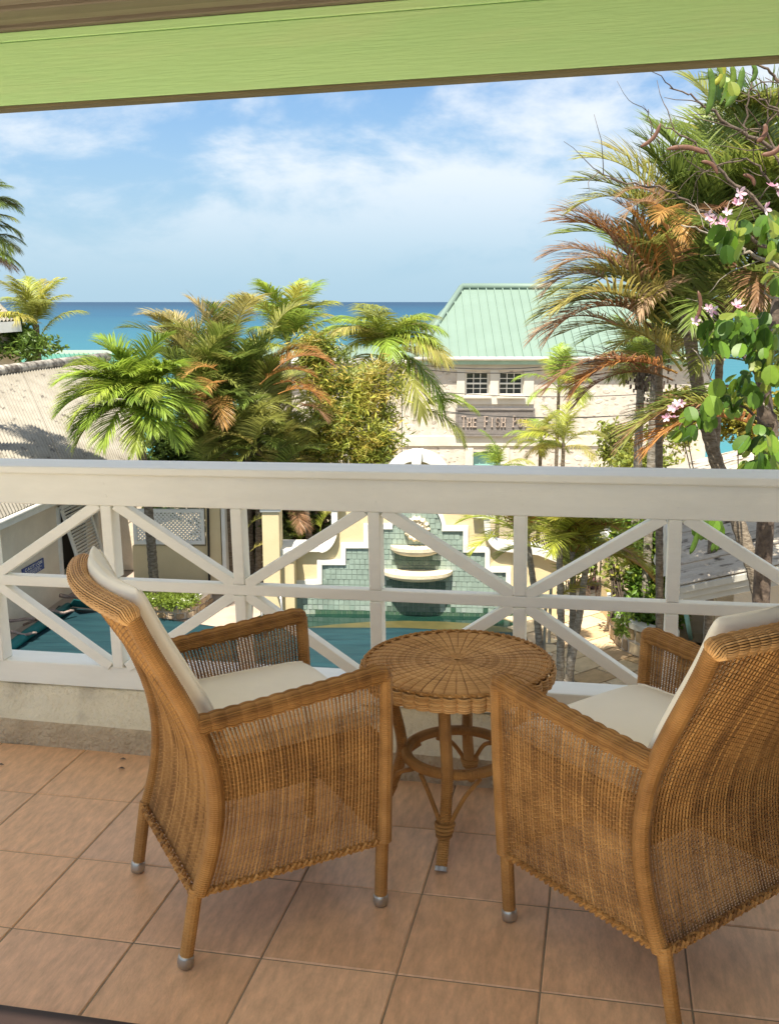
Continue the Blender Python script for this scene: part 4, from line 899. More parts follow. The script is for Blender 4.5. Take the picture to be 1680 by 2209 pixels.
for az, lv_, L, col in ((.1, 3, 1.2, 'bright'), (-.4, 4, 1.15, 'olive'), (.0, 2, .9, 'bright')): put_frond(t, 'coconut', c2_, az, lv_, L, col)
# coconut on the far left and cropped palm at the left edge
c_ = atY(78, 700, 27); t = palm('coconut_palm', (c_.x, 27, -1.5), 'yellowish coconut palm beyond the white roofs, one frond arching over the sea'); trunk(t, [(c_.x, 27, -1.5), c_], .11, .08)
crown(t, 'coconut', c_, 12, 1.5, ['yellow', 'bright', 'olive'], lv=(0, 0, 1, 2))
put_frond(t, 'coconut', atY(85, 735, 26.8), .15, 1, 1.55, 'olive'); put_frond(t, 'coconut', c_, .5, 0, 1.4, 'yellow')
c_ = atY(-70, 520, 15); t = palm('tall_palm', (c_.x, 15, 0), 'tall dark palm cropped by the left edge, with a brown skirt of dead fronds'); trunk(t, [(c_.x - .2, 15, 0), c_], .12, .10)
for k in range(10): put_frond(t, 'coconut', c_ + Vector((0, 0, .05 * k - .2)), random.uniform(-.8, .8), random.choice((1, 2, 2, 3)), .85, 'dark')
for k in range(9): put_frond(t, 'coconut', c_ + Vector((0, 0, .35)), random.uniform(-.7, .7), random.choice((1, 1, 2)), .85, 'dark')
for k in range(12): put_frond(t, 'dead', c_ + Vector((0, 0, -.28)), random.uniform(-1.0, .9), 3, .75, 'brown')
for k in range(14): put_frond(t, 'coconut', c_, random.uniform(1, 5.3), random.choice((0, 1, 2, 3)), .9, 'dark')
# yellow palms in front of the stone building
for (u, v, Y, n_, L, cols, lab) in ((1166, 950, 21, 14, .78, ['yellow', 'yellow', 'bright'], 'yellow green palm drooping in front of the name board'), (1205, 830, 23, 12, 1.15, ['yellow', 'bright'], 'yellow green palm against the wall right of the small windows'),
                              (1215, 955, 20, 12, 1.0, ['yellow', 'bright', 'olive'], 'fine leaved yellow palm low before the stone wall, right of the name board'), (1075, 1005, 19.5, 10, .8, ['bright', 'yellow'], 'low green palm before the turquoise door')):
    c_ = atY(u, v, Y); z0_ = -1.4; t = palm('slender_palm', (c_.x, Y, z0_), lab); trunk(t, [(c_.x, Y, z0_), c_], .05, .035); crown(t, 'soft', c_, n_, L, cols, lv=(0, 1, 2, 3, 3))
# big areca clump on the right
b0 = atZ(1500, 1260, 0); b0 = Vector((3.05, 10.4, 0)); t = palm('areca_palm', b0, 'large areca clump with green and rusty orange fronds filling the right side')
lean = [atY(1662, 1330, 8.2), atY(1625, 1230, 8.4), atY(1585, 1110, 8.6), atY(1545, 1000, 8.8), atY(1512, 880, 9.0), atY(1492, 760, 9.1), atY(1480, 680, 9.2)]
lean[0] = Vector((lean[0].x + .45, 8.0, .0)); trunk(t, lean, .07, .055, 'trunk')
hub = atY(1480, 660, 9.2); 
crown(t, 'areca', hub, 16, 1.45, ['dark', 'dark', 'olive', 'olive'], lv=(0, 0, 1, 1, 2), az0=.4)
for (u, v, Y, n_, L, cols) in ((1560, 560, 9.6, 14, 1.45, ['dark', 'dark', 'olive']), (1640, 700, 9.4, 12, 1.3, ['dark', 'dark', 'brown']), (1420, 700, 9.9, 9, 1.2, ['dark', 'olive', 'brown']), (1480, 760, 9.8, 10, 1.1, ['dark', 'olive', 'dark']), (1600, 420, 9.8, 10, 1.3, ['dark', 'dark']), (1650, 480, 10.2, 10, 1.4, ['dark'])):
    c_ = atY(u, v, Y); crown(t, 'areca', c_, n_, L, cols, lv=(0, 1, 1, 2, 3)); (trunk(t, [(c_.x * .8 + .9, Y + .5, 0), c_], .042, .035) if u in (1420, 1560) else None)
for (u, v, Y, az, lv_, L, col) in ((1490, 520, 8.9, 1.9, 0, 1.35, 'dark'), (1470, 560, 8.9, 2.5, 0, 1.3, 'olive'), (1460, 540, 8.8, 3.0, 1, 1.15, 'olive'), (1440, 490, 8.9, 3.2, 1, 1.05, 'olive'), (1430, 480, 8.8, 3.3, 2, .9, 'olive'), (1475, 480, 8.7, 2.8, 0, .9, 'dark'), (1540, 420, 8.9, 1.6, 0, .9, 'dark'), (1520, 400, 8.9, 2.6, 0, .75, 'dark'), (1560, 380, 8.9, .6, 0, .9, 'dark'),
        (1440, 470, 8.4, -1.9, 3, .50, 'orange'), (1425, 450, 8.4, -2.4, 3, .5, 'brown'), (1450, 455, 8.4, -1.6, 4, .45, 'orange'), (1440, 440, 8.5, 3.4, 2, .5, 'brown'),
        (1420, 640, 8.6, 3.1, 1, 1.05, 'orange'), (1400, 630, 8.6, 3.4, 2, .95, 'brown'), (1380, 600, 8.6, 3.0, 1, .95, 'brown'), (1350, 600, 8.6, 3.2, 2, .8, 'brown'), (1320, 610, 8.7, 3.4, 3, .7, 'brown'), (1340, 560, 8.6, 2.7, 1, .8, 'brown'), (1420, 600, 8.6, 2.6, 0, .8, 'orange'), (1450, 600, 8.6, 2.2, 0, .8, 'orange'),
        (1450, 690, 8.6, 3.2, 2, 1.25, 'olive'), (1430, 700, 8.5, 3.5, 2, 1.15, 'olive'), (1400, 680, 8.5, 3.3, 3, 1.0, 'brown'), (1440, 720, 8.5, 3.05, 2, 1.2, 'dark'), (1330, 700, 8.5, 3.3, 3, .8, 'brown'),
        (1460, 805, 8.5, 3.15, 3, .95, 'orange'), (1450, 820, 8.5, 3.4, 3, .95, 'brown'), (1445, 800, 8.4, 3.3, 3, .95, 'orange'), (1470, 800, 8.5, 3.05, 2, 1.15, 'olive'), (1400, 800, 8.4, 3.5, 3, 1.0, 'brown'),
        (1640, 905, 8.2, 3.2, 3, 1.25, 'olive'), (1650, 930, 8.2, 3.3, 3, 1.15, 'orange'), (1630, 900, 8.2, 3.05, 3, 1.2, 'brown'), (1660, 890, 8.3, 3.1, 3, 1.2, 'dark'),
        (1560, 700, 8.9, 5.0, 2, .8, 'brown'), (1580, 640, 8.9, 4.6, 3, .9, 'dark'), (1620, 600, 8.8, 4.4, 3, .9, 'brown'), (1540, 620, 8.8, 4.9, 3, .8, 'olive'), (1500, 650, 8.8, 4.5, 3, .9, 'dark'), (1450, 640, 8.9, 4.2, 3, .9, 'brown'), (1560, 760, 8.9, 4.2, 3, .8, 'dark'), (1620, 760, 9.0, 4.8, 3, .9, 'dark'),
        (1640, 330, 8.9, 2.6, 0, .9, 'dark'), (1680, 330, 8.9, 2.4, 1, .9, 'dark'), (1690, 300, 8.8, 3.0, 1, .9, 'dark'), (1660, 430, 8.8, 3.1, 2, .9, 'dark'), (1600, 500, 8.9, 2.2, 0, 1.0, 'dark'), (1610, 480, 8.9, 3.8, 3, .8, 'brown')):
    put_frond(t, 'areca', atY(u, v, Y), az, lv_, L, col)
# fruiting palms further back
for k, (u, v, Y, lab) in enumerate(((1382, 800, 13.5, 'slim palm with a hanging brown fruit cluster, left of its twin behind the areca'), (1412, 790, 13.2, 'slim palm with a dark ringed trunk, right of the fruiting one behind the areca'))):
    c_ = atY(u, v, Y); t = palm('slender_palm', (c_.x, Y, 0), lab); trunk(t, [(c_.x + .05, Y, 0), c_], .065, .05, 'trunk_grey'); crown(t, 'soft', c_, 11, .85, ['dark', 'bright', 'olive'], lv=(0, 1, 2, 3))
    g = MB()
    for q in range(70): p = c_ + Vector((random.gauss(0, .09), random.gauss(-.05, .08), -.12 + random.gauss(0, .11))); g.box(p, (.02, .02, .05))
    tag(build(g, 'fruit_cluster', M['twig'], t), None, kind='stuff')
# clump by the path, right of the fountain
b0 = atZ(1215, 1478, 0); t = palm('golden_cane_palm', b0, 'clump of golden orange cane palms on dark trunks beside the path, right of the fountain')
for (u, v, ub, vb, n_, L, cols) in ((1135, 1150, 1165, 1412, 13, .92, ['orange', 'yellow', 'yellow']), (1205, 1165, 1207, 1480, 14, .95, ['yellow', 'olive', 'yellow']), (1235, 1190, 1228, 1470, 13, .92, ['olive', 'orange', 'yellow']), (1270, 1170, 1222, 1482, 11, .85, ['yellow', 'orange', 'olive'])):
    pb = atZ(ub, vb, 0); c_ = atY(u, v, pb.y - .1); trunk(t, [pb, pb.lerp(c_, .5) + Vector((.02, 0, 0)), c_], .05, .035, 'trunk_grey', n=8); crown(t, 'areca', c_, n_, L, cols, lv=(0, 1, 1, 2, 3))
for (u, v, Y, az, lv_, L, col) in ((1130, 1120, 11.6, 3.0, 2, .75, 'orange'), (1120, 1125, 11.6, 3.4, 2, .7, 'yellow'), (1250, 1115, 11.8, .3, 1, .7, 'orange'), (1260, 1100, 11.8, .1, 2, .6, 'orange'), (1200, 1280, 11.6, .2, 1, .8, 'yellow'), (1190, 1300, 11.6, .15, 2, .8, 'yellow'), (1230, 1270, 11.6, .9, 0, .8, 'olive'), (1235, 1260, 11.5, .7, 1, .7, 'olive')):
    put_frond(t, 'areca', atY(u, v, Y), az, lv_, L, col)
# shrubs: many small leaves gathered in clumps round a few stems
def leaf_cloud(g, centers, n, size, spread, elong=2.2, r=random):
    for i in range(n):
        c_ = r.choice(centers); p = Vector(c_) + Vector((r.gauss(0, spread), r.gauss(0, spread), r.gauss(0, spread * .8)))
        d = Vector((r.gauss(0, 1), r.gauss(0, 1), r.gauss(-.2, .7))).normalized(); s_ = d.cross(Vector((r.gauss(0, 1), r.gauss(0, 1), r.gauss(0, 1)))).normalized()
        l = size * r.uniform(.6, 1.3); w_ = l / elong * .5; m_ = p + d * l * .45 + d.cross(s_) * l * .06
        g.add([p, m_ + s_ * w_, p + d * l, m_ - s_ * w_], [(0, 1, 2, 3)])
def shrub(name, label, base, blobs, nclump, nleaf, size, spread, cols, elong=2.2, stems=6, cat='shrub'):
    """blobs: list of (centre, radii)"""
    t = thing(name, base, label, cat); cs = []
    for i in range(nclump):
        c_, rd = random.choice(blobs); d = Vector((random.gauss(0, 1), random.gauss(0, 1), random.gauss(0, 1))).normalized() * random.random() ** .4
        cs.append(Vector(c_) + Vector((d.x * rd[0], d.y * rd[1], d.z * rd[2])))
    for k, col in enumerate(cols):
        g = MB(); leaf_cloud(g, cs[k::len(cols)], nleaf // len(cols), size, spread, elong); build(g, 'foliage', M['leaf'], t, color=col)
    for i in range(stems):
        c_ = random.choice(cs); b_ = Vector(base) + Vector((random.uniform(-.15, .15), random.uniform(-.1, .1), 0)); g = MB()
        mid = b_.lerp(c_, .5) + Vector((0, 0, .1)); g.tube([b_, mid, c_], [.018, .012, .005], 5); build(g, 'stem', M['twig'], t)
    return t
pm_ = lambda Y: Y / 2176.0
def blob(u, v, Y, ru, rv, ry=None): c_ = atY(u, v, Y); k = pm_(Y); return (c_, (ru * k, ry or ru * k * .7, rv * k))
shrub('bamboo', 'bushy yellow green bamboo behind the fountain arch, right of the areca clump', (atY(750, 1000, 17.5).x, 17.5, -.1),
      [blob(745, 900, 17.2, 95, 85), blob(700, 830, 17.4, 60, 80), blob(810, 860, 17.4, 60, 80), blob(690, 960, 17, 60, 60), blob(810, 970, 17, 60, 50), blob(680, 760, 17.6, 30, 40)], 300, 17000, .14, .10, [(.25, .29, .05), (.36, .37, .065), (.17, .22, .04), (.42, .36, .08)], elong=5, stems=14, cat='bamboo')
shrub('hedge', 'dark green hedge low behind the areca clump and the cream lattice wall', (-3.0, 17.4, 0), [blob(360, 980, 17.0, 50, 60), blob(440, 970, 17.2, 70, 60), blob(540, 970, 17.2, 80, 70), blob(640, 980, 17.2, 50, 60), blob(400, 1060, 17, 90, 40), blob(560, 1060, 17.2, 90, 40)], 150, 7000, .16, .13, [(.07, .12, .025), (.10, .15, .03), (.05, .09, .02)], stems=8, cat='hedge')
shrub('dark_thicket', 'dark thicket in the gap behind the tall cream pillar', (-1.4, 16.6, 0), [blob(640, 1120, 16.4, 90, 70), blob(560, 1150, 16.8, 60, 90), blob(500, 1130, 17.2, 60, 80)], 120, 5200, .16, .12, [(.05, .08, .02), (.08, .11, .03), (.10, .07, .04)], stems=8)
t = palm('understorey_palm', atY(690, 1190, 15.4) * 1, 'small palm with dead brown leaves in the dark gap left of the fountain'); ORG[t.name].z = 0; t.location.z = 0
for (u, v, az, lv_, L, col) in ((620, 1100, -.6, 4, .55, 'brown'), (640, 1095, -1.4, 4, .6, 'brown'), (690, 1150, .4, 0, .6, 'yellow'), (670, 1150, 2.6, 1, .5, 'bright'), (530, 1150, .1, 1, .5, 'olive'), (540, 1190, .2, 2, .5, 'olive'), (700, 1120, .9, 1, .5, 'olive'), (650, 1170, 2.0, 1, .5, 'bright')): put_frond(t, 'areca', atY(u, v, 15.5), az, lv_, L, col)
trunk(t, [(atY(680, 1200, 15.5).x, 15.5, 0), atY(660, 1100, 15.5)], .06, .05)
shrub('vine_shrub', 'dense green vine covered shrub in the rubble planter beside the propped shutter', atZ(1400, 1330, .36), [blob(1395, 1180, 13.4, 45, 60), blob(1400, 1260, 13.3, 45, 50), blob(1380, 1320, 13.1, 45, 18), blob(1420, 1330, 12.9, 45, 16), blob(1370, 1140, 13.6, 40, 40)], 190, 8200, .10, .075, [(.10, .19, .025), (.14, .25, .03), (.07, .13, .02), (.22, .30, .04)], stems=12)
shrub('trailing_plant', 'small leafy sprig trailing over the white coping of the path planter', atZ(1345, 1330, .42), [blob(1345, 1350, 12.6, 10, 28)], 12, 130, .09, .03, [(.22, .32, .06)], stems=2, cat='plant')
shrub('bare_shrub', 'thin twiggy shrub before the overgrown cream pillar', atZ(1330, 1330, .36), [blob(1325, 1210, 13.4, 25, 70)], 30, 420, .08, .05, [(.22, .28, .05), (.30, .30, .05)], stems=14)
shrub('yellow_shrub', 'rounded yellow green shrub behind the pink flowers, at the far right', (atY(1620, 900, 13).x, 13, 0), [blob(1610, 895, 13, 80, 45), blob(1480, 880, 14, 50, 35)], 120, 5200, .10, .09, [(.24, .22, .03), (.30, .26, .04), (.14, .17, .03)], stems=6)
shrub('roadside_shrub', 'yellow green bushes low before the stone facade, right of the fine leaved palm', (atY(1330, 950, 22).x, 22, -1.2), [blob(1330, 960, 22, 40, 50), blob(1440, 930, 22, 50, 60), blob(1400, 1000, 20, 80, 30)], 90, 3400, .13, .1, [(.26, .28, .05), (.18, .22, .04)], stems=5)
shrub('beach_shrub', 'green bushes below the coconut palm beyond the white roofs', (atY(70, 770, 26).x, 26, -1.6), [blob(60, 745, 26, 70, 22), blob(20, 720, 26.4, 45, 30)], 80, 3200, .16, .12, [(.10, .17, .03), (.14, .22, .04), (.07, .12, .02)], stems=4)
shrub('garden_shrub', 'green bushes beyond the gate at the end of the path', (atY(1290, 1130, 15.2).x, 15.2, 0), [blob(1290, 1140, 15.2, 60, 40), blob(1250, 1190, 15.4, 50, 40)], 80, 3000, .11, .09, [(.10, .18, .03), (.16, .24, .04)], stems=5)
shrub('bougainvillea', 'faded purple flowering bush on the ground by the gate at the path end', (atY(1265, 1275, 16).x, 16, 0), [blob(1262, 1268, 16, 34, 12)], 30, 900, .09, .06, [(.28, .13, .16), (.20, .12, .12), (.36, .28, .22)], stems=3, cat='bush')
gc_ = MB(); cs = [atZ(random.uniform(300, 428), random.uniform(1274, 1304), .27 + random.uniform(0, .05)) for _ in range(80)]
cs = [p if p.y < 15.4 else Vector((p.x, 15.3, p.z)) for p in cs]; leaf_cloud(gc_, cs, 5200, .055, .035, 2.4); tag(build(gc_, 'ground_cover', M['leaf'], color=(.16, .22, .03)), 'bright low ground cover filling the left rubble planter', 'ground cover', kind='stuff')
g = MB(); leaf_cloud(g, [atZ(410, 1225, .35), atZ(392, 1232, .25)], 60, .12, .07, 2); tag(build(g, 'wall_plant', M['leaf'], color=(.12, .22, .04)), 'small green plant at the foot of the cream wall', 'plant')

# ---------------------------------------------------------------- orchid tree on the right
def Z2(zx, zy): return 1134.6 + zx * .4168, 110.5 + zy * .4168
YT = 5.4
tb = Vector((atY(1650, 1000, 5.6).x + .1, 5.6, 0)); tree = thing('orchid_tree', tb, 'orchid tree with dry twigs, brown pods and pink blossoms, at the right edge', 'tree')
def zb(pts, Y0, Y1=None): Y1 = Y1 or Y0; n = len(pts); return [atY(*Z2(*p), Y0 + (Y1 - Y0) * i / max(1, n - 1)) for i, p in enumerate(pts)]
def smooth_poly(P, k=4, jit=.006):
    o = []
    for i in range(len(P) - 1):
        p0, p1, p2, p3 = P[max(0, i - 1)], P[i], P[i + 1], P[min(len(P) - 1, i + 2)]
        for q in range(k):
            s_ = q / k; o.append(.5 * ((2 * p1) + (p2 - p0) * s_ + (2 * p0 - 5 * p1 + 4 * p2 - p3) * s_ ** 2 + (3 * p1 - p0 - 3 * p2 + p3) * s_ ** 3) + Vector([random.gauss(0, jit) for _ in range(3)]))
    return o + [P[-1]]
BRANCHES = []
def branch(pts, r0, r1, Y0=YT, Y1=None, m_='twig', nm='branch', twigs=0):
    P = smooth_poly(zb(pts, Y0, Y1)); g = MB(); g.tube(P, np.linspace(r0 * .8, r1 * .7, len(P)), 6); build(g, nm, M[m_], tree, smooth=True); BRANCHES.append(P)
    for _ in range(twigs):
        i = random.randint(len(P) // 4, len(P) - 2); d = (P[i + 1] - P[i]).normalized(); q = P[i]; Q = [q]; dd = (d + Vector((random.gauss(0, .6), random.gauss(0, .5), random.gauss(.1, .6)))).normalized()
        for s_ in range(5): dd = (dd + Vector([random.gauss(0, .25) for _ in range(3)])).normalized(); q = q + dd * random.uniform(.03, .075); Q.append(q)
        g = MB(); g.tube(Q, np.linspace(r1 * .9, r1 * .35, len(Q)), 5); build(g, 'twig', M[m_], tree, smooth=True)
tr_ = [tb] + zb([(1250, 2200), (1238, 1950), (1228, 1700), (1262, 1500), (1330, 1250), (1400, 1000), (1440, 700)], 5.6)
g = MB(); g.tube(smooth_poly(tr_, 4, .004), np.linspace(.05, .035, 4 * (len(tr_) - 1) + 1), 9); build(g, 'trunk', M['twig'], tree, smooth=True)
branch([(1420, 620), (1309, 520), (1100, 420), (950, 300), (860, 240), (740, 190)], .016, .004, twigs=5)
branch([(1420, 1000), (1309, 900), (1200, 780), (1050, 660), (930, 520), (800, 430), (700, 380)], .018, .004, twigs=8)
branch([(1400, 1110), (1309, 1060), (1180, 980), (1000, 880), (860, 800), (720, 720), (560, 690), (420, 650), (370, 620)], .015, .003, 5.3, twigs=9)
branch([(1400, 1150), (1309, 1110), (1150, 1050), (1080, 1000), (950, 940), (800, 900)], .016, .004, 5.0, m_='twig_pale', twigs=7)
branch([(1140, 450), (1148, 290), (1165, 150), (1185, 60)], .007, .004, 5.2, twigs=2); branch([(1400, 230), (1309, 160), (1240, 100), (1180, 60)], .013, .007, 5.2)
branch([(690, 480), (650, 400), (630, 300)], .004, .0025, twigs=2); branch([(1420, 420), (1309, 330), (1220, 240), (1170, 190)], .01, .004, 5.0, twigs=4)
branch([(1420, 760), (1290, 700), (1200, 600), (1130, 560), (980, 600), (900, 640)], .010, .003, 5.2, twigs=8)
branch([(1230, 1750), (1150, 1610), (1050, 1500), (960, 1420), (900, 1400)], .016, .005, 5.5, twigs=4); branch([(1250, 1850), (1100, 1750), (960, 1700), (900, 1590), (860, 1540)], .010, .003, 5.3, m_='twig_pale', twigs=3)
branch([(1250, 1960), (1130, 1840), (980, 1830), (860, 1880), (790, 1960)], .010, .004, 5.2, twigs=2); branch([(1280, 1440), (1200, 1440), (1100, 1470), (1020, 1420), (980, 1340)], .009, .003, 5.0, m_='twig_pale', twigs=3)
branch([(1420, 860), (1330, 700), (1300, 560), (1250, 440), (1230, 380)], .012, .005, 5.1, twigs=8); branch([(1360, 1300), (1240, 1260), (1235, 1180), (1260, 1100)], .007, .003, 5.0, m_='twig_pale')
# two lobed leaves
def orchid_leaf():
    g = MB(); prof = [(0, .02), (.12, .25), (.35, .40), (.62, .43), (.86, .36), (1.0, .20), (.96, .08)]
    for sd_ in (-1, 1):
        V = []; 
        for x, y in prof: V += [Vector((x, 0.004 * sd_, -.06 * x * x)) if x < .9 else Vector((.88, .004 * sd_, -.05)), Vector((x, sd_ * y, .22 * y - .10 * x * x))]
        n_ = len(prof); g.add(V, [(2 * i, 2 * i + 2, 2 * i + 3, 2 * i + 1) for i in range(n_ - 1)])
    return g.mesh('leaf', smooth=True)
leafm = [orchid_leaf() for _ in range(1)]
LC = [(.075, .15, .018), (.10, .19, .02), (.05, .11, .012), (.14, .23, .025), (.035, .08, .01), (.16, .20, .03)]
def put_leaf(p, s_, hang=.7):
    o = link('leaf', leafm[0], M['leaf'], tree, color=random.choice(LC)); o.location = p - ORG[tree.name]
    o.rotation_euler = (random.gauss(0, .55), R(35) + random.gauss(hang * .6, .35), random.uniform(2.2, 5.6)); o.scale = (s_, s_, s_)
clus = [((1050, 950), 55, 45, 5.0, 12), ((1110, 920), 60, 40, 5.0, 10), ((1260, 870), 70, 45, 5.0, 18), ((1300, 1000), 40, 60, 5.0, 8), ((950, 1430), 70, 50, 5.1, 20), ((1060, 1420), 80, 60, 5.0, 28), ((1180, 1420), 80, 60, 5.0, 26), ((1280, 1450), 60, 60, 5.0, 16),
        ((1220, 1600), 60, 60, 5.0, 18), ((1120, 1720), 70, 50, 5.1, 18), ((1020, 1780), 70, 45, 5.1, 18), ((920, 1860), 55, 40, 5.1, 13), ((810, 1970), 35, 35, 5.1, 6), ((1230, 1720), 60, 60, 5.0, 12), ((1220, 2000), 60, 80, 4.9, 20), ((1180, 2130), 50, 50, 4.9, 14), ((1290, 2080), 40, 80, 4.9, 12),
        ((1030, 150), 70, 25, 4.7, 8), ((1300, 1180), 40, 50, 5.0, 6)]
for (c_, sx_, sy_, Y, n_) in clus:
    for _ in range(n_): put_leaf(atY(*Z2(random.gauss(c_[0], sx_ * .72), random.gauss(c_[1], sy_ * .72)), Y + random.gauss(0, .18)), random.uniform(.055, .108))
for (u, v) in ((1520, 1128), (1545, 1120), (1505, 1118), (1560, 1135)):
    put_leaf(atY(u, v, 4.9), .09)
# pods
def pod(p, q, r_, col, bend=.02):
    r_ = r_ * .78; d = (q - p); s_ = d.cross(Vector((0, 1, 0))).normalized(); P = [p + d * x + s_ * bend * math.sin(math.pi * x) for x in np.linspace(0, 1, 11)]
    g = MB(); rr_ = [r_ * (.25 + .75 * math.sin(math.pi * min(1, .08 + .86 * x)) ** .4) * (1 + .06 * math.sin(x * 40)) for x in np.linspace(0, 1, 11)]; rr_[-1] = r_ * .12; rr_[0] = r_ * .2
    g.tube(P, rr_, 8, ref=(0, 1, 0)); V = g.v[-1].reshape(11, 8, 3); cen = V.mean(axis=1, keepdims=True); V[:, :, 1] = cen[:, :, 1] + (V[:, :, 1] - cen[:, :, 1]) * .40
    return build(g, 'seed_pod', M['pod'], tree, smooth=True, color=col)
BRN = (.15, .075, .05); GRN = (.07, .13, .02)
for a, b_, r_, col, Y in (((695, 372), (588, 495), .013, BRN, 5.2), ((725, 508), (935, 532), .016, BRN, 5.2), ((1235, 375), (1190, 470), .016, BRN, 5.0), ((1330, 470), (1215, 535), .016, BRN, 5.0), ((888, 1240), (872, 1400), .013, BRN, 5.1), ((1120, 640), (1180, 700), .014, BRN, 5.2), ((905, 570), (990, 640), .013, BRN, 5.2),
                       ((945, 80), (930, 335), .020, GRN, 4.6), ((1120, 80), (1025, 295), .020, GRN, 4.6), ((985, 70), (1000, 195), .017, (.14, .20, .03), 4.6), ((1060, 70), (1035, 210), .017, (.11, .17, .02), 4.6), ((1165, 60), (1160, 160), .014, GRN, 4.7), ((1020, 60), (960, 175), .017, (.26, .27, .03), 4.6)):
    pod(atY(*Z2(*a), Y), atY(*Z2(*b_), Y), r_, col)
for (u0, v0, u1, v1) in ((1507, 1118, 1487, 1196), (1520, 1115, 1512, 1165), (1545, 1125, 1533, 1192), (1552, 1120, 1543, 1190)): pod(atY(u0, v0, 4.9), atY(u1, v1, 4.9), .019, GRN, .012)
g = MB(); g.tube([atY(1505, 1118, 4.9), atY(1530, 1090, 4.95), atY(1560, 1040, 5.0), atY(1640, 1000, 5.2)], .007, 5); build(g, 'branch', M['twig'], tree)
# blossoms: five separate petals each
def petal_mesh():
    g = MB(); W = [0, .12, .22, .27, .22, .05]; G = []
    for i, w_ in enumerate(W): x = i / 5; G.append([(x, -w_, .10 * w_ + .35 * x * x), (x, 0, .35 * x * x - .03), (x, w_, .10 * w_ + .35 * x * x)])
    g.grid(G); return g.mesh('petal', smooth=True)
pet = petal_mesh()
for (c_, n_, Y, sp_r) in (((1000, 900), 4, 5.0, 28), ((1115, 775), 3, 5.0, 25), ((1255, 775), 3, 5.0, 30), ((1300, 720), 2, 5.0, 20), ((940, 1338), 2, 5.0, 18), ((1095, 1310), 2, 4.95, 18), ((872, 1412), 1, 5.0, 8), ((800, 1815), 2, 5.05, 14), ((770, 1865), 2, 5.05, 16), ((735, 1900), 2, 5.05, 14), ((1300, 1035), 1, 5.0, 10), ((1045, 830), 1, 5.0, 8)):
    for _ in range(n_):
        f = bpy.data.objects.new('flower', None); C.objects.link(f); f.parent = tree; f.location = atY(*Z2(c_[0] + random.gauss(0, sp_r), c_[1] + random.gauss(0, sp_r)), Y) - ORG[tree.name]
        f.rotation_euler = (R(55) + random.gauss(0, .4), random.gauss(0, .4), random.gauss(0, .5)); f.scale = (random.uniform(.024, .035),) * 3; f.empty_display_size = .05
        for k in range(5):
            o = link('petal', pet, M['petal'], f, color=random.choice([(.76, .48, .56), (.78, .58, .64), (.68, .34, .46), (.80, .66, .70)])); o.rotation_euler = (0, random.uniform(-.3, .1), k * 2 * math.pi / 5 + random.gauss(0, .12))

# ================================================================== BALCONY (balcony coordinates)
RD = 3.12                                   # front plane of the railing
# floor: bed + single tiles
g = MB(); g.box((0, .0, -.0628), (9, 6.05, .12)); floor = bstruct('floor', g, M['grout'])
S = .33; TX, TY = -4.3414 * S, 8.1312 * S; gap = .0032; tm_ = []
for k in range(3):
    g = MB(); h = S / 2 - gap / 2; b_ = .003
    ring0 = [(-h, -h, -.008), (h, -h, -.008), (h, h, -.008), (-h, h, -.008)]; ring1 = [(x, y, -b_) for x, y, _ in ring0]; ring2 = [(x * (1 - b_ / h), y * (1 - b_ / h), 0) for x, y, _ in ring0]
    g.loft([ring0, ring1, ring2]); tm_.append(g.mesh('tile'))
TC = [(.76, .475, .275), (.70, .435, .25), (.78, .51, .31), (.74, .445, .245), (.69, .43, .26), (.77, .49, .285)]
for i in range(-5, 13):
    for j in range(-2, 17):
        x, y = TX + (i + .5) * S, TY + (1.0 - j - .5) * S
        if y > 2.99 or y < 1.6 or x > 2.4: continue
        o = link('tile', tm_[0], M['tile'], floor, color=random.choice(TC)); o.location = (x, y, random.uniform(-.0008, .0006)); o.rotation_euler = (0, 0, random.choice((0, math.pi)) + random.gauss(0, .0012))
g = MB(); g.box((-1.9, 1.62, .006), (2.2, .235, .03)); bstruct('door_threshold', g, M['purple'], bevel=.004)
g = MB(); g.box((0, -.85, -.004), (9, 4.7, .02)); bstruct('room_bounce_floor', g, mat('pale_bounce_stone', (.80, .69, .50), (.72, .61, .43), rough=.6, scale=3))  # unseen pale floor added behind the eye, left open to bounce sun
# rendered kerb under the rail, uneven rounded profile
prof = [(2.992, -.02), (2.990, .0), (2.993, .03), (2.996, .07), (3.004, .088), (3.02, .100), (3.05, .118), (3.09, .150), (3.12, .172), (3.16, .182), (3.27, .184), (3.30, .17), (3.31, -.25)]
xs = np.linspace(-3.2, 3.2, 161); rr = random.Random(3); wob = [rr.gauss(0, .0022) for _ in range(400)]; G = []
for i, x in enumerate(xs):
    sk = -(x + 1.2) * .030
    G.append([(x, y + (sk if y < 3.06 else sk * max(0, (3.14 - y) / .08)) + wob[(i * 3 + j) % 400], z + (wob[(i * 5 + j * 7) % 400] * 1.3 if 0 < j < 8 and j != 4 else 0)) for j, (y, z) in enumerate(prof)])
G = np.array(G)
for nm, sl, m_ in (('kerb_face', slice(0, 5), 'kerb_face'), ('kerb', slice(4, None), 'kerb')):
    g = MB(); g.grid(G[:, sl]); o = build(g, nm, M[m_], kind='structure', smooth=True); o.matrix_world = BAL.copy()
g = MB(); g.box((0, 2.2, -.25), (7, 2.2, .22)); bstruct('balcony_slab', g, M['beige'])

# unseen house front; dark boards added to shade the balcony on the right
g = MB()
for k in range(26): g.box((1.12 + .006 * (k % 2), 2.2 - .2 * k, 1.2), (.03, .192, 2.4))
for k in range(4): g.box((.72 + .2 * k, 1.50 + .006 * (k % 2), 1.2), (.192, .03, 2.4))
bstruct('side_wall', g, mat('dark_shade_boards', (.060, .036, .020), (.040, .024, .014), rough=.6, scale=6, stretch=(1, 6, .4)))
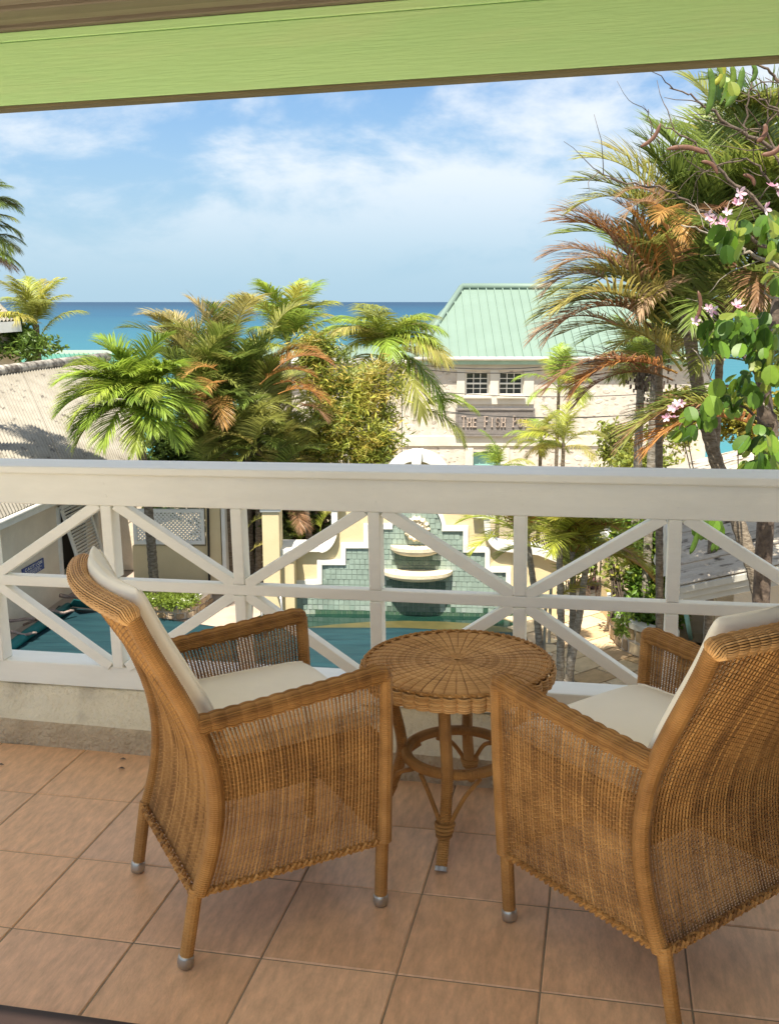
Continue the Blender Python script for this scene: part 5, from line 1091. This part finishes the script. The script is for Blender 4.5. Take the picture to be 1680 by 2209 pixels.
# railing
rail = thing('balcony_railing', (-.7, RD, .18), 'white painted timber balcony railing with star shaped cross bracing', 'railing', balcony=True)
def rb(c, d, nm, bev=.004, m_='rail'): g = MB(); g.box(c, d); return build(g, nm, M[m_], rail, bevel=bev)
XL, XR = -3.2, 3.2; XM = XR - XL
rb((0, RD + .055, .983), (XM, .165, .027), 'cap_rail', .006)
rb((0, RD + .012, .9135), (XM, .030, .110), 'fascia_board')
rb((0, RD + .070, .225), (XM, .115, .085), 'bottom_rail', .005)
rb((0, RD + .0225, .5755), (XM, .040, .038), 'mid_rail')
PX0, PSP = None, None
def bal_x(u, v, y):                          # view pixel -> balcony x on plane y
    Rb = _rot(BP, BR, BY).transposed(); d = Rb @ Vector(((u - 840) / FV, (v - 1104.5) / FV, 1)); return d.x * y / d.y
xa, xe = bal_x(241.5, 1271, RD), bal_x(1448.5, 1322, RD); PSP = (xe - xa) / 4
posts = [xa + PSP * k for k in range(-3, 8) if XL < xa + PSP * k < XR]
for x in posts:
    rb((x, RD + .030, (.2685 + .5555) / 2), (.040, .062, .287), 'post'); rb((x, RD + .030, (.5955 + .8585) / 2), (.040, .062, .263), 'post')
zm_, zt_, zb_ = .5755, .862, .268
for k in range(-4, 8):
    x = xa + PSP * k
    star = k % 2 != 0                        # every second post carries the star
    if not star: continue
    for sx in (-1, 1):
        for zz_ in (zt_, zb_):
            a = Vector((x + sx * .012, RD + .0235, zm_ + (.012 if zz_ > zm_ else -.012))); b_ = Vector((x + sx * (PSP - .030), RD + .0235, zz_ + (.0 if zz_ > zm_ else .0)))
            if min(a.x, b_.x) < XL or max(a.x, b_.x) > XR: continue
            d = (b_ - a).normalized(); g = MB(); g.bar(a + d * .012, b_ - d * .002, .036, .0405, Vector((0, -1, 0))); build(g, 'brace', M['rail'], rail, bevel=.003)
for x in posts:
    for dx, z in ((.0, .935), (.006, .893)):
        g = MB(); g.tube([(x + dx, RD - .0045, z), (x + dx, RD - .0025, z)], .005, 8, ref=(0, 0, 1)); build(g, 'nail_plug', M['rail'], rail)
# lime beam and plank ceiling
beam = thing('lime_beam', (0, RD, 2.16), 'lime green painted timber beam across the top of the balcony opening', 'beam', balcony=True)
g = MB(); g.box((0, RD + .030, 2.262), (7.2, .060, .188)); build(g, 'main_board', M['lime'], beam, bevel=.003)
g = MB(); g.box((0, RD + .028, 2.3715), (7.2, .058, .028)); build(g, 'upper_board', M['lime'], beam, bevel=.003)
g = MB(); g.box((0, RD + .033, 2.1625), (7.2, .066, .009)); build(g, 'underside_strip', M['under'], beam, bevel=.001)
ceil = bstruct('ceiling', MB().box((0, 1.90, 2.47), (7.4, 2.6, .03)), M['soffit'])
PLm = MB().box((0, 0, 0), (7.2, .088, .020)).mesh('plank')
y = RD + .02
sm2 = mat('soffit_wood_dark', (.22, .19, .15), (.185, .16, .125), rough=.6, scale=6, stretch=(.4, 6, 6), bump=.25, bscale=30, bstretch=(.3, 6, 6))
PLm2 = PLm.copy(); PLm3 = PLm.copy()
k = 0
while y > .62:
    o = link('plank', (PLm if k % 2 else PLm2) if k < 7 else PLm3, (M['soffit'] if k % 2 else sm2) if k < 7 else M['white'], ceil); o.location = (0, y, 2.3965 + .012 * (k % 2)); o.parent = ceil  # unseen rear planks, made white to bounce light onto the tiles
    bv = o.modifiers.new('bevel', 'BEVEL'); bv.width = .004; bv.segments = 1
    y -= .0935; k += 1
# dry scraps on the tiles
for (u, v), lab in (((265, 1640), 'dry leaf scrap on the tiles by the kerb, near the left chair back'), ((345 * .76, 1660), 'reddish scrap of dry leaf one tile in from the kerb'), ((2, 1652), 'dry leaf scrap by the kerb at the left edge')):
    Rb = _rot(BP, BR, BY).transposed(); d = Rb @ Vector(((u - 840) / FV, (v - 1104.5) / FV, 1)); s_ = -EYE / d.z; p = Vector((d.x * s_, d.y * s_, .003))
    t_ = MB(); t_.add([p + Vector((-.012, 0, 0)), p + Vector((0, .006, .005)), p + Vector((.014, .002, .001)), p + Vector((.002, -.006, .004))], [(0, 1, 2, 3)]); o = build(t_, 'dry_leaf', M['twig']); o.matrix_world = BAL.copy(); tag(o, lab, 'leaf', 'dry leaf scraps')

# ------------------------------------------------------------------ wicker
def np3(*a): return np.stack(np.broadcast_arrays(*[np.asarray(x, float) for x in a]), -1)
def weave(surf, nU, nV, rw, rf, amp, u0=0, u1=1, v0=0, v1=1):
    """open weave: upright stakes (pairs) and rows woven in and out between them; surf(u,v)->(...,3) arrays"""
    g = MB(); e_ = 1e-3
    def nrm(u, v):
        a = surf(u + e_, v) - surf(u - e_, v); b_ = surf(u, v + e_) - surf(u, v - e_); c_ = np.cross(a, b_); return c_ / (np.linalg.norm(c_, axis=-1, keepdims=True) + 1e-12)
    vv = np.linspace(v0, v1, 16)
    for i in range(nU + 1):
        u = u0 + (u1 - u0) * i / nU; P = surf(np.full_like(vv, u), vv); g.tube(P, rw, 4, caps=False, ref=nrm(np.array([u]), np.array([.5 * (v0 + v1)]))[0])
    K = 2 * nU + 1; uu = np.linspace(u0, u1, K); ph = np.cos(np.arange(K) * math.pi / 2 * 1.0)
    wave = np.where(np.arange(K) % 2 == 0, np.where((np.arange(K) // 2) % 2 == 0, 1.0, -1.0), 0.0)
    for j in range(nV + 1):
        v = v0 + (v1 - v0) * (j + rng.normal(0, .06)) / nV
        n_ = nrm(uu, np.full(K, v)); P = surf(uu, np.full(K, v)) + n_ * (amp * wave * (1 if j % 2 else -1))[:, None]
        g.tube(P, rf, 3, caps=False, ref=(0, 0, 1))
    return g
def bundle(path, wid, hgt, ns, rs, amp, per, nref, K=90, expo=2.6):
    """a rolled edge: strands running along the path round an oval core, bulging over hidden ribs"""
    P = np.asarray([tuple(p) for p in path], float); s_ = np.concatenate([[0], np.cumsum(np.linalg.norm(np.diff(P, axis=0), axis=1))]); L = s_[-1]
    t = np.linspace(0, L, K); Q = np.stack([np.interp(t, s_, P[:, i]) for i in range(3)], 1)
    T = np.gradient(Q, axis=0); T /= np.linalg.norm(T, axis=1, keepdims=True); rf = np.asarray(nref, float); U = rf - T * (T @ rf)[:, None]; U /= np.linalg.norm(U, axis=1, keepdims=True); V = np.cross(T, U)
    g = MB(); core = MB()
    def off(a): c_, d_ = math.cos(a), math.sin(a); return np.sign(c_) * abs(c_) ** (2 / expo) * wid, np.sign(d_) * abs(d_) ** (2 / expo) * hgt
    aa = np.linspace(0, 2 * math.pi, 721); pp = np.array([off(a) for a in aa]); al = np.concatenate([[0], np.cumsum(np.linalg.norm(np.diff(pp, axis=0), axis=1))])
    endt = np.minimum(1, np.minimum(t + .006, L - t + .006) / .02) ** .5
    m_ = (1 - amp + 2 * amp * np.abs(np.sin(math.pi * t / per)) ** .8) * endt
    for k in range(ns):
        q = al[-1] * k / ns; x, y_ = np.interp(q, al, pp[:, 0]), np.interp(q, al, pp[:, 1])
        g.tube(Q + (V * x + U * y_) * (m_ * (1 + .012 * ((k * 7) % 5 - 2) / 2))[:, None], rs, 4, caps=False, ref=nref)
    rings = [[Q[i] + (V[i] * off(2 * math.pi * j / 14)[0] + U[i] * off(2 * math.pi * j / 14)[1]) * .90 * min(1, min(t[i] + .004, L - t[i] + .004) / .02) ** .5 for j in range(14)] for i in range(0, K, 2)] 
    core.loft(rings)
    return g, core
def wrapped(path, r, pitch=.0052, amp=.0011, n=10, r2=None, flat=1.0, ref=None):
    """a cane wound round and round: one ring per turn"""
    P = np.asarray([tuple(p) for p in path], float); s_ = np.concatenate([[0], np.cumsum(np.linalg.norm(np.diff(P, axis=0), axis=1))]); L = s_[-1]; K = max(6, int(L / pitch) * 2)
    t = np.linspace(0, L, K + 1); Q = np.stack([np.interp(t, s_, P[:, i]) for i in range(3)], 1); r2 = r if r2 is None else r2
    rad = r + (r2 - r) * t / L + amp * np.where(np.arange(K + 1) % 2 == 0, -1, 1); g = MB(); g.tube(Q, rad, n, ref=ref); return g
ypoly = np.polyfit([.17, .28, .38, .48, .60, .74, .90], [.032, .068, .086, .084, .050, -.008, -.078], 4)
def yr(z): return np.polyval(ypoly, z)
def hw(z): return np.interp(z, [.18, .62, .90], [.240, .268, .262])
def yf(z): return np.interp(z, [.18, .65], [.524, .527])
def ztop(u): return .598 + .038 * u
ZB = .188
def make_chair():
    t = thing('wicker_armchair', (0, 0, 0), 'x', 'armchair')
    bld = lambda g, nm, m_='wicker', p=t, **k: build(g, nm, M[m_], p, **k)
    for sd in (-1, 1):
        def side(u, v, sd=sd):
            zt2 = ztop(u); z = ZB + (zt2 - ZB) * v; y0, y1 = yr(z) + .012, yf(z) - .008; return np3(sd * hw(z), y0 + (y1 - y0) * u, z)
        bld(weave(side, 46, 88, .0026, .00120, .0026), 'side_panel', kind='stuff')
        # arm: oval roll of strands
        arm = [(sd * .266, .045, .612), (sd * .268, .20, .622), (sd * .268, .38, .636), (sd * .266, .50, .646), (sd * .264, .532, .642)]
        g, core = bundle(arm, .0200, .0195, 28, .00235, .075, .036, (0, 0, 1), K=150); a_ = bld(g, 'arm', kind=None); bld(core, 'arm_core', 'core', a_)
        # front post and rear post
        g = wrapped([(sd * .266, .524, .640), (sd * .258, .526, .45), (sd * .243, .524, .185)], .0168, n=10); bld(g, 'front_post')
        zs = np.linspace(.185, .882, 16); g = wrapped([(sd * hw(z), yr(z), z) for z in zs], .0185, n=12); bld(g, 'rear_post')
        # legs with metal feet
        for (yt, yb, nm) in ((.034, .0, 'leg'), (.520, .514, 'leg')):
            top, bot = Vector((sd * .237, yt, .20)), Vector((sd * .232, yb, .022)); g = wrapped([top, bot], .0165, pitch=.0075, amp=.0005, n=12); l_ = bld(g, nm)
            ax = (bot - top).normalized(); g = MB(); g.tube([bot - ax * .012, bot - ax * .006, bot + ax * .008, bot + ax * .018, bot + ax * .0215], [.0175, .0195, .0200, .0175, .009], 14); bld(g, 'foot_cap', 'cap', l_, smooth=True)
    def bulge(z): return np.interp(z, [.45, .90], [0, .045])
    def back(u, v):
        z = ZB + (.888 - ZB) * v; x = (2 * u - 1); return np3(x * (hw(z) - .012), yr(z) - bulge(z) * (1 - x * x), z)
    bld(weave(back, 44, 132, .0026, .00120, .0026), 'back_panel', kind='stuff')
    def front(u, v):
        z = ZB + (.47 - ZB) * v; x = 2 * u - 1; return np3(x * (hw(z) - .01), yf(z) + 0 * u, z)
    bld(weave(front, 40, 52, .0026, .00120, .0026), 'front_panel', kind='stuff')
    xs_ = np.linspace(-1, 1, 25); top = [(x * .259, float(yr(.893)) - .045 * (1 - x * x) - .002, .895 - .006 * x ** 6) for x in xs_]
    cor = [(.2665, float(yr(.88)), .874)]
    top = [(-a, b_, c_) for a, b_, c_ in cor] + top + cor[::-1]
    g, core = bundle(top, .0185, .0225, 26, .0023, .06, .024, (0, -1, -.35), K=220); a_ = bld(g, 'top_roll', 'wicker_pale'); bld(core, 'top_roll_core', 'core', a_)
    # base trim: two plaited canes all round
    c4_ = [(-.243, .026, ZB), (-.243, .530, ZB), (.243, .530, ZB), (.243, .026, ZB), (-.243, .026, ZB)]
    g = MB()
    for a, b_ in zip(c4_[:-1], c4_[1:]):
        A, B = Vector(a), Vector(b_); d = (B - A); L = d.length; o_ = d.normalized().cross(Vector((0, 0, 1))); 
        for q in range(3):
            ph = q * 2 * math.pi / 3; g.tube([A + d * s_ + o_ * (.006 * math.sin(s_ * L / .024 * math.pi + ph)) + Vector((0, 0, .007 * math.sin(s_ * L / .012 * math.pi / 1.0 + ph * 2))) for s_ in np.linspace(0, 1, int(L / .006))], .0048, 5)
    bld(g, 'base_trim')
    # seat box
    g = MB(); g.box((0, .30, .455), (.455, .40, .03)); 
    for sx in (-1, 1): g.box((sx * .222, .30, .432), (.02, .42, .075))
    for yy in (.102, .505): g.box((0, yy, .432), (.424, .02, .075))
    bld(g, 'seat_frame', 'wicker')
    return t
def super_slice(c_, ux, uy, a, b_, n=26, e_=3.2):
    o = []
    for i in range(n):
        q = 2 * math.pi * i / n; x, y_ = math.cos(q), math.sin(q); o.append(Vector(c_) + ux * (a * math.copysign(abs(x) ** (2 / e_), x)) + uy * (b_ * math.copysign(abs(y_) ** (2 / e_), y_)))
    return o
def seat_cushion():
    g = MB(); rings = []; K = 18; r_ = random.Random(2)
    for i in range(K + 1):
        s_ = i / K; y = .115 + .405 * s_; e_ = max(.04, (1 - abs(2 * s_ - 1) ** 9)) ** .5; dome = .012 * math.sin(math.pi * s_)
        rings.append([p + Vector((0, 0, dome * (1 - (p.x / .22) ** 2) + r_.gauss(0, .0004))) for p in super_slice((0, y, .508), Vector((1, 0, 0)), Vector((0, 0, 1)), .222 * (.985 + .015 * e_), .034 * e_, e_=3.4)])
    g.loft(rings); seat_cushion.rings = rings; return g
def back_cushion():
    g = MB(); rings = []; K = 34; zs = np.linspace(.515, .935, K + 1)
    for i, z in enumerate(zs):
        s_ = i / K; e_ = max(.05, (1 - abs(2 * s_ - 1) ** 8)) ** .5; zz_ = min(z, .90); y = float(yr(zz_)) + .048 + (-.35 * (z - zz_)); bl = float(np.interp(zz_, [.45, .90], [0, .045]))
        sl = super_slice((0, y, z), Vector((1, 0, 0)), Vector((0, 1, .32)), .230 * (.98 + .02 * e_), .026 * e_, e_=3.0)
        rings.append([p + Vector((0, -bl * (1 - min(1, (p.x / .25) ** 2)), 0)) for p in sl])
    g.loft(rings); back_cushion.rings = rings; return g
proto = make_chair()
def cush(fn_, nm, lab): o = build(fn_(), nm, M['cushion'], smooth=True); tag(o, lab, 'cushion'); return o
sc_p = cush(seat_cushion, 'seat_cushion', 'x'); bc_p = cush(back_cushion, 'back_cushion', 'x')
def piping(parent, pts): g = MB(); g.tube(pts, .0042, 6); return build(g, 'piping', M['cushion'], parent, smooth=True)
for cu, fn_, idx in ((bc_p, back_cushion, (2, 11)), (sc_p, seat_cushion, (2, 11))):
    for q in idx: piping(cu, [r_[q] for r_ in fn_.rings[1:-1]])
def copy_tree(o, parent=None):
    c_ = o.copy(); C.objects.link(c_)
    if parent is not None: c_.parent = parent
    for ch in list(o.children): copy_tree(ch, c_)
    return c_
def pose(x, y, head): return BAL @ Matrix.Translation((x, y, 0)) @ Matrix.Rotation(head - math.pi / 2, 4, 'Z')
second = [copy_tree(o) for o in (proto, sc_p, bc_p)]
PA, PB = pose(-1.082, 2.137, R(39.3)), pose(.330, 2.102, R(137.6))
for objs, Mx, labs in (((proto, sc_p, bc_p), PA, ('tan wicker armchair seen whole from its side, left of the round table', 'cream seat pad on the wholly visible wicker armchair left of the table', 'cream back pad rising behind the curved wicker back, left of the table')),
                       (second, PB, ('tan wicker armchair with its dark back turned to us, cropped by the right edge', 'cream seat pad on the cropped wicker armchair right of the table', 'cream back pad with a piped edge on the cropped wicker armchair'))):
    for o, l_, gr in zip(objs, labs, ('wicker armchairs', 'seat cushions', 'back cushions')): o.matrix_world = Mx; o['label'] = l_; o['group'] = gr
# ------------------------------------------------------------------ round wicker table
TCx, TCy, TZ, TR = -.400, 2.728, .515, .272
tb_ = thing('wicker_table', (TCx, TCy, 0), 'round woven wicker side table with four splayed legs between the armchairs', 'table', balcony=True)
def tbb(g, nm, m_='wicker', p=tb_, **k): return build(g, nm, M[m_], p, **k)
cT = np.array([TCx, TCy, 0])
g = MB(); nsp = 48
for k in range(46):
    r_ = .012 + (TR - .020) * (k / 45) ** 1.0; n_ = nsp if r_ > .10 else nsp // 2 if r_ > .045 else 14; K = n_ * 2
    K = n_ * 6; a = np.arange(K + 1) * 2 * math.pi / K; ph = 2 * np.abs(np.sin(a * n_ / 2)) ** .7 - 1.2
    sag = -.012 * max(0, (r_ - .20) / .07) ** 2
    g.tube(np.stack([TCx + r_ * np.cos(a), TCy + r_ * np.sin(a), TZ + sag + .0017 * ph + rng.normal(0, .0004)], 1), .0026, 4, caps=False, ref=(0, 0, 1))
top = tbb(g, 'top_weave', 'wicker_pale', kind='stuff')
g = MB()
for k in range(nsp):
    a = 2 * math.pi * k / nsp; r0 = .02 if k % 4 == 0 else .06 if k % 2 == 0 else .10
    g.tube([(TCx + r_ * math.cos(a), TCy + r_ * math.sin(a), TZ - .0005 - .012 * max(0, (r_ - .20) / .07) ** 2) for r_ in np.linspace(r0, TR - .012, 12)], .0030, 4)
tbb(g, 'spoke', 'wicker', kind='stuff')
g = MB(); g.tube([(TCx, TCy, TZ - .013), (TCx, TCy, TZ - .006)], TR - .02, 40); tbb(g, 'top_board', 'wicker')
g = MB(); nb_ = 44
for k in range(7):
    z = TZ - .004 - .0068 * k; rr_ = TR + .004 * math.sin(math.pi * k / 6) - (.008 if k == 0 else 0); K = nb_ * 6; a = np.arange(K + 1) * 2 * math.pi / K
    wv_ = .010 * np.abs(np.sin(a * nb_ / 2)) ** .8 - .006; g.tube(np.stack([TCx + (rr_ + wv_) * np.cos(a), TCy + (rr_ + wv_) * np.sin(a), z + 0 * a], 1), .0037, 5, caps=False, ref=(0, 0, 1))
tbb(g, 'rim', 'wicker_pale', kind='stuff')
g = MB(); rings = [[(TCx + (TR - .012) * math.cos(q), TCy + (TR - .012) * math.sin(q), z) for q in np.linspace(0, 2 * math.pi, 60, endpoint=False)] for z in (TZ - .047, TZ - .008)]; g.loft(rings); tbb(g, 'rim_core', 'core')
g = MB()
for q in range(2):
    a = np.linspace(0, 2 * math.pi, 177); g.tube(np.stack([TCx + (TR - .006 + .004 * np.sin(a * 44 + q * math.pi)) * np.cos(a), TCy + (TR - .006 + .004 * np.sin(a * 44 + q * math.pi)) * np.sin(a), TZ - .002 + .003 * np.cos(a * 44 + q * math.pi)], 1), .0036, 5, caps=False, ref=(0, 0, 1))
tbb(g, 'rim_braid', 'wicker')
base_a = R(-92)
for k in range(4):
    a = base_a + k * math.pi / 2 + (.10 if k in (1, 3) else 0); dr_ = Vector((math.cos(a), math.sin(a), 0)); pt = lambda r_, z: Vector((TCx, TCy, 0)) + dr_ * r_ + Vector((0, 0, z))
    pth = [pt(.205, .462), pt(.190, .38), pt(.168, .28), pt(.166, .22), pt(.185, .15), pt(.222, .07), pt(.262, .008)]
    P = smooth_poly(pth, 5, 0); g = wrapped(P, .0165, pitch=.0062, amp=.0011, n=10); l_ = tbb(g, 'leg')
    ax = (P[-1] - P[-2]).normalized(); g = MB(); g.tube([P[-1] - ax * .006, P[-1] + ax * .006], .0178, 12); tbb(g, 'foot_cap', 'cap', l_)
    # curved struts from the ring down to the leg, and the binding
    td = Vector((-math.sin(a), math.cos(a), 0))
    for sd in (-1, 1):
        a2 = a + sd * .62; d2 = Vector((math.cos(a2), math.sin(a2), 0)); p0 = Vector((TCx, TCy, .212)) + d2 * .148; p2 = pt(.203, .108) + td * sd * .014; p1 = p0.lerp(p2, .5) + Vector((0, 0, .018)) + dr_ * .01
        g = wrapped(smooth_poly([p0, p1, p2, p2 - Vector((0, 0, .03)) + dr_ * .014 - td * sd * .005], 5, 0), .0066, pitch=.006, amp=.0006, n=7); tbb(g, 'strut')
    g = MB()
    for q in range(4):
        c_ = pt(.205 + .0045 * q * 0 + .004 * q, .112 - .009 * q); rg = [c_ + td * ((.026 - .002 * q) * math.cos(b_)) + dr_ * (.021 * math.sin(b_)) for b_ in np.linspace(0, 2 * math.pi, 17)]; g.tube(rg, .0045, 6, caps=False, ref=(0, 0, 1))
    tbb(g, 'binding', p=l_)
g = wrapped([(TCx + .150 * math.cos(q), TCy + .150 * math.sin(q), .232) for q in np.linspace(0, 2 * math.pi, 49)], .0155, pitch=.0062, amp=.0009, n=10, ref=(0, 0, 1)); tbb(g, 'ring')
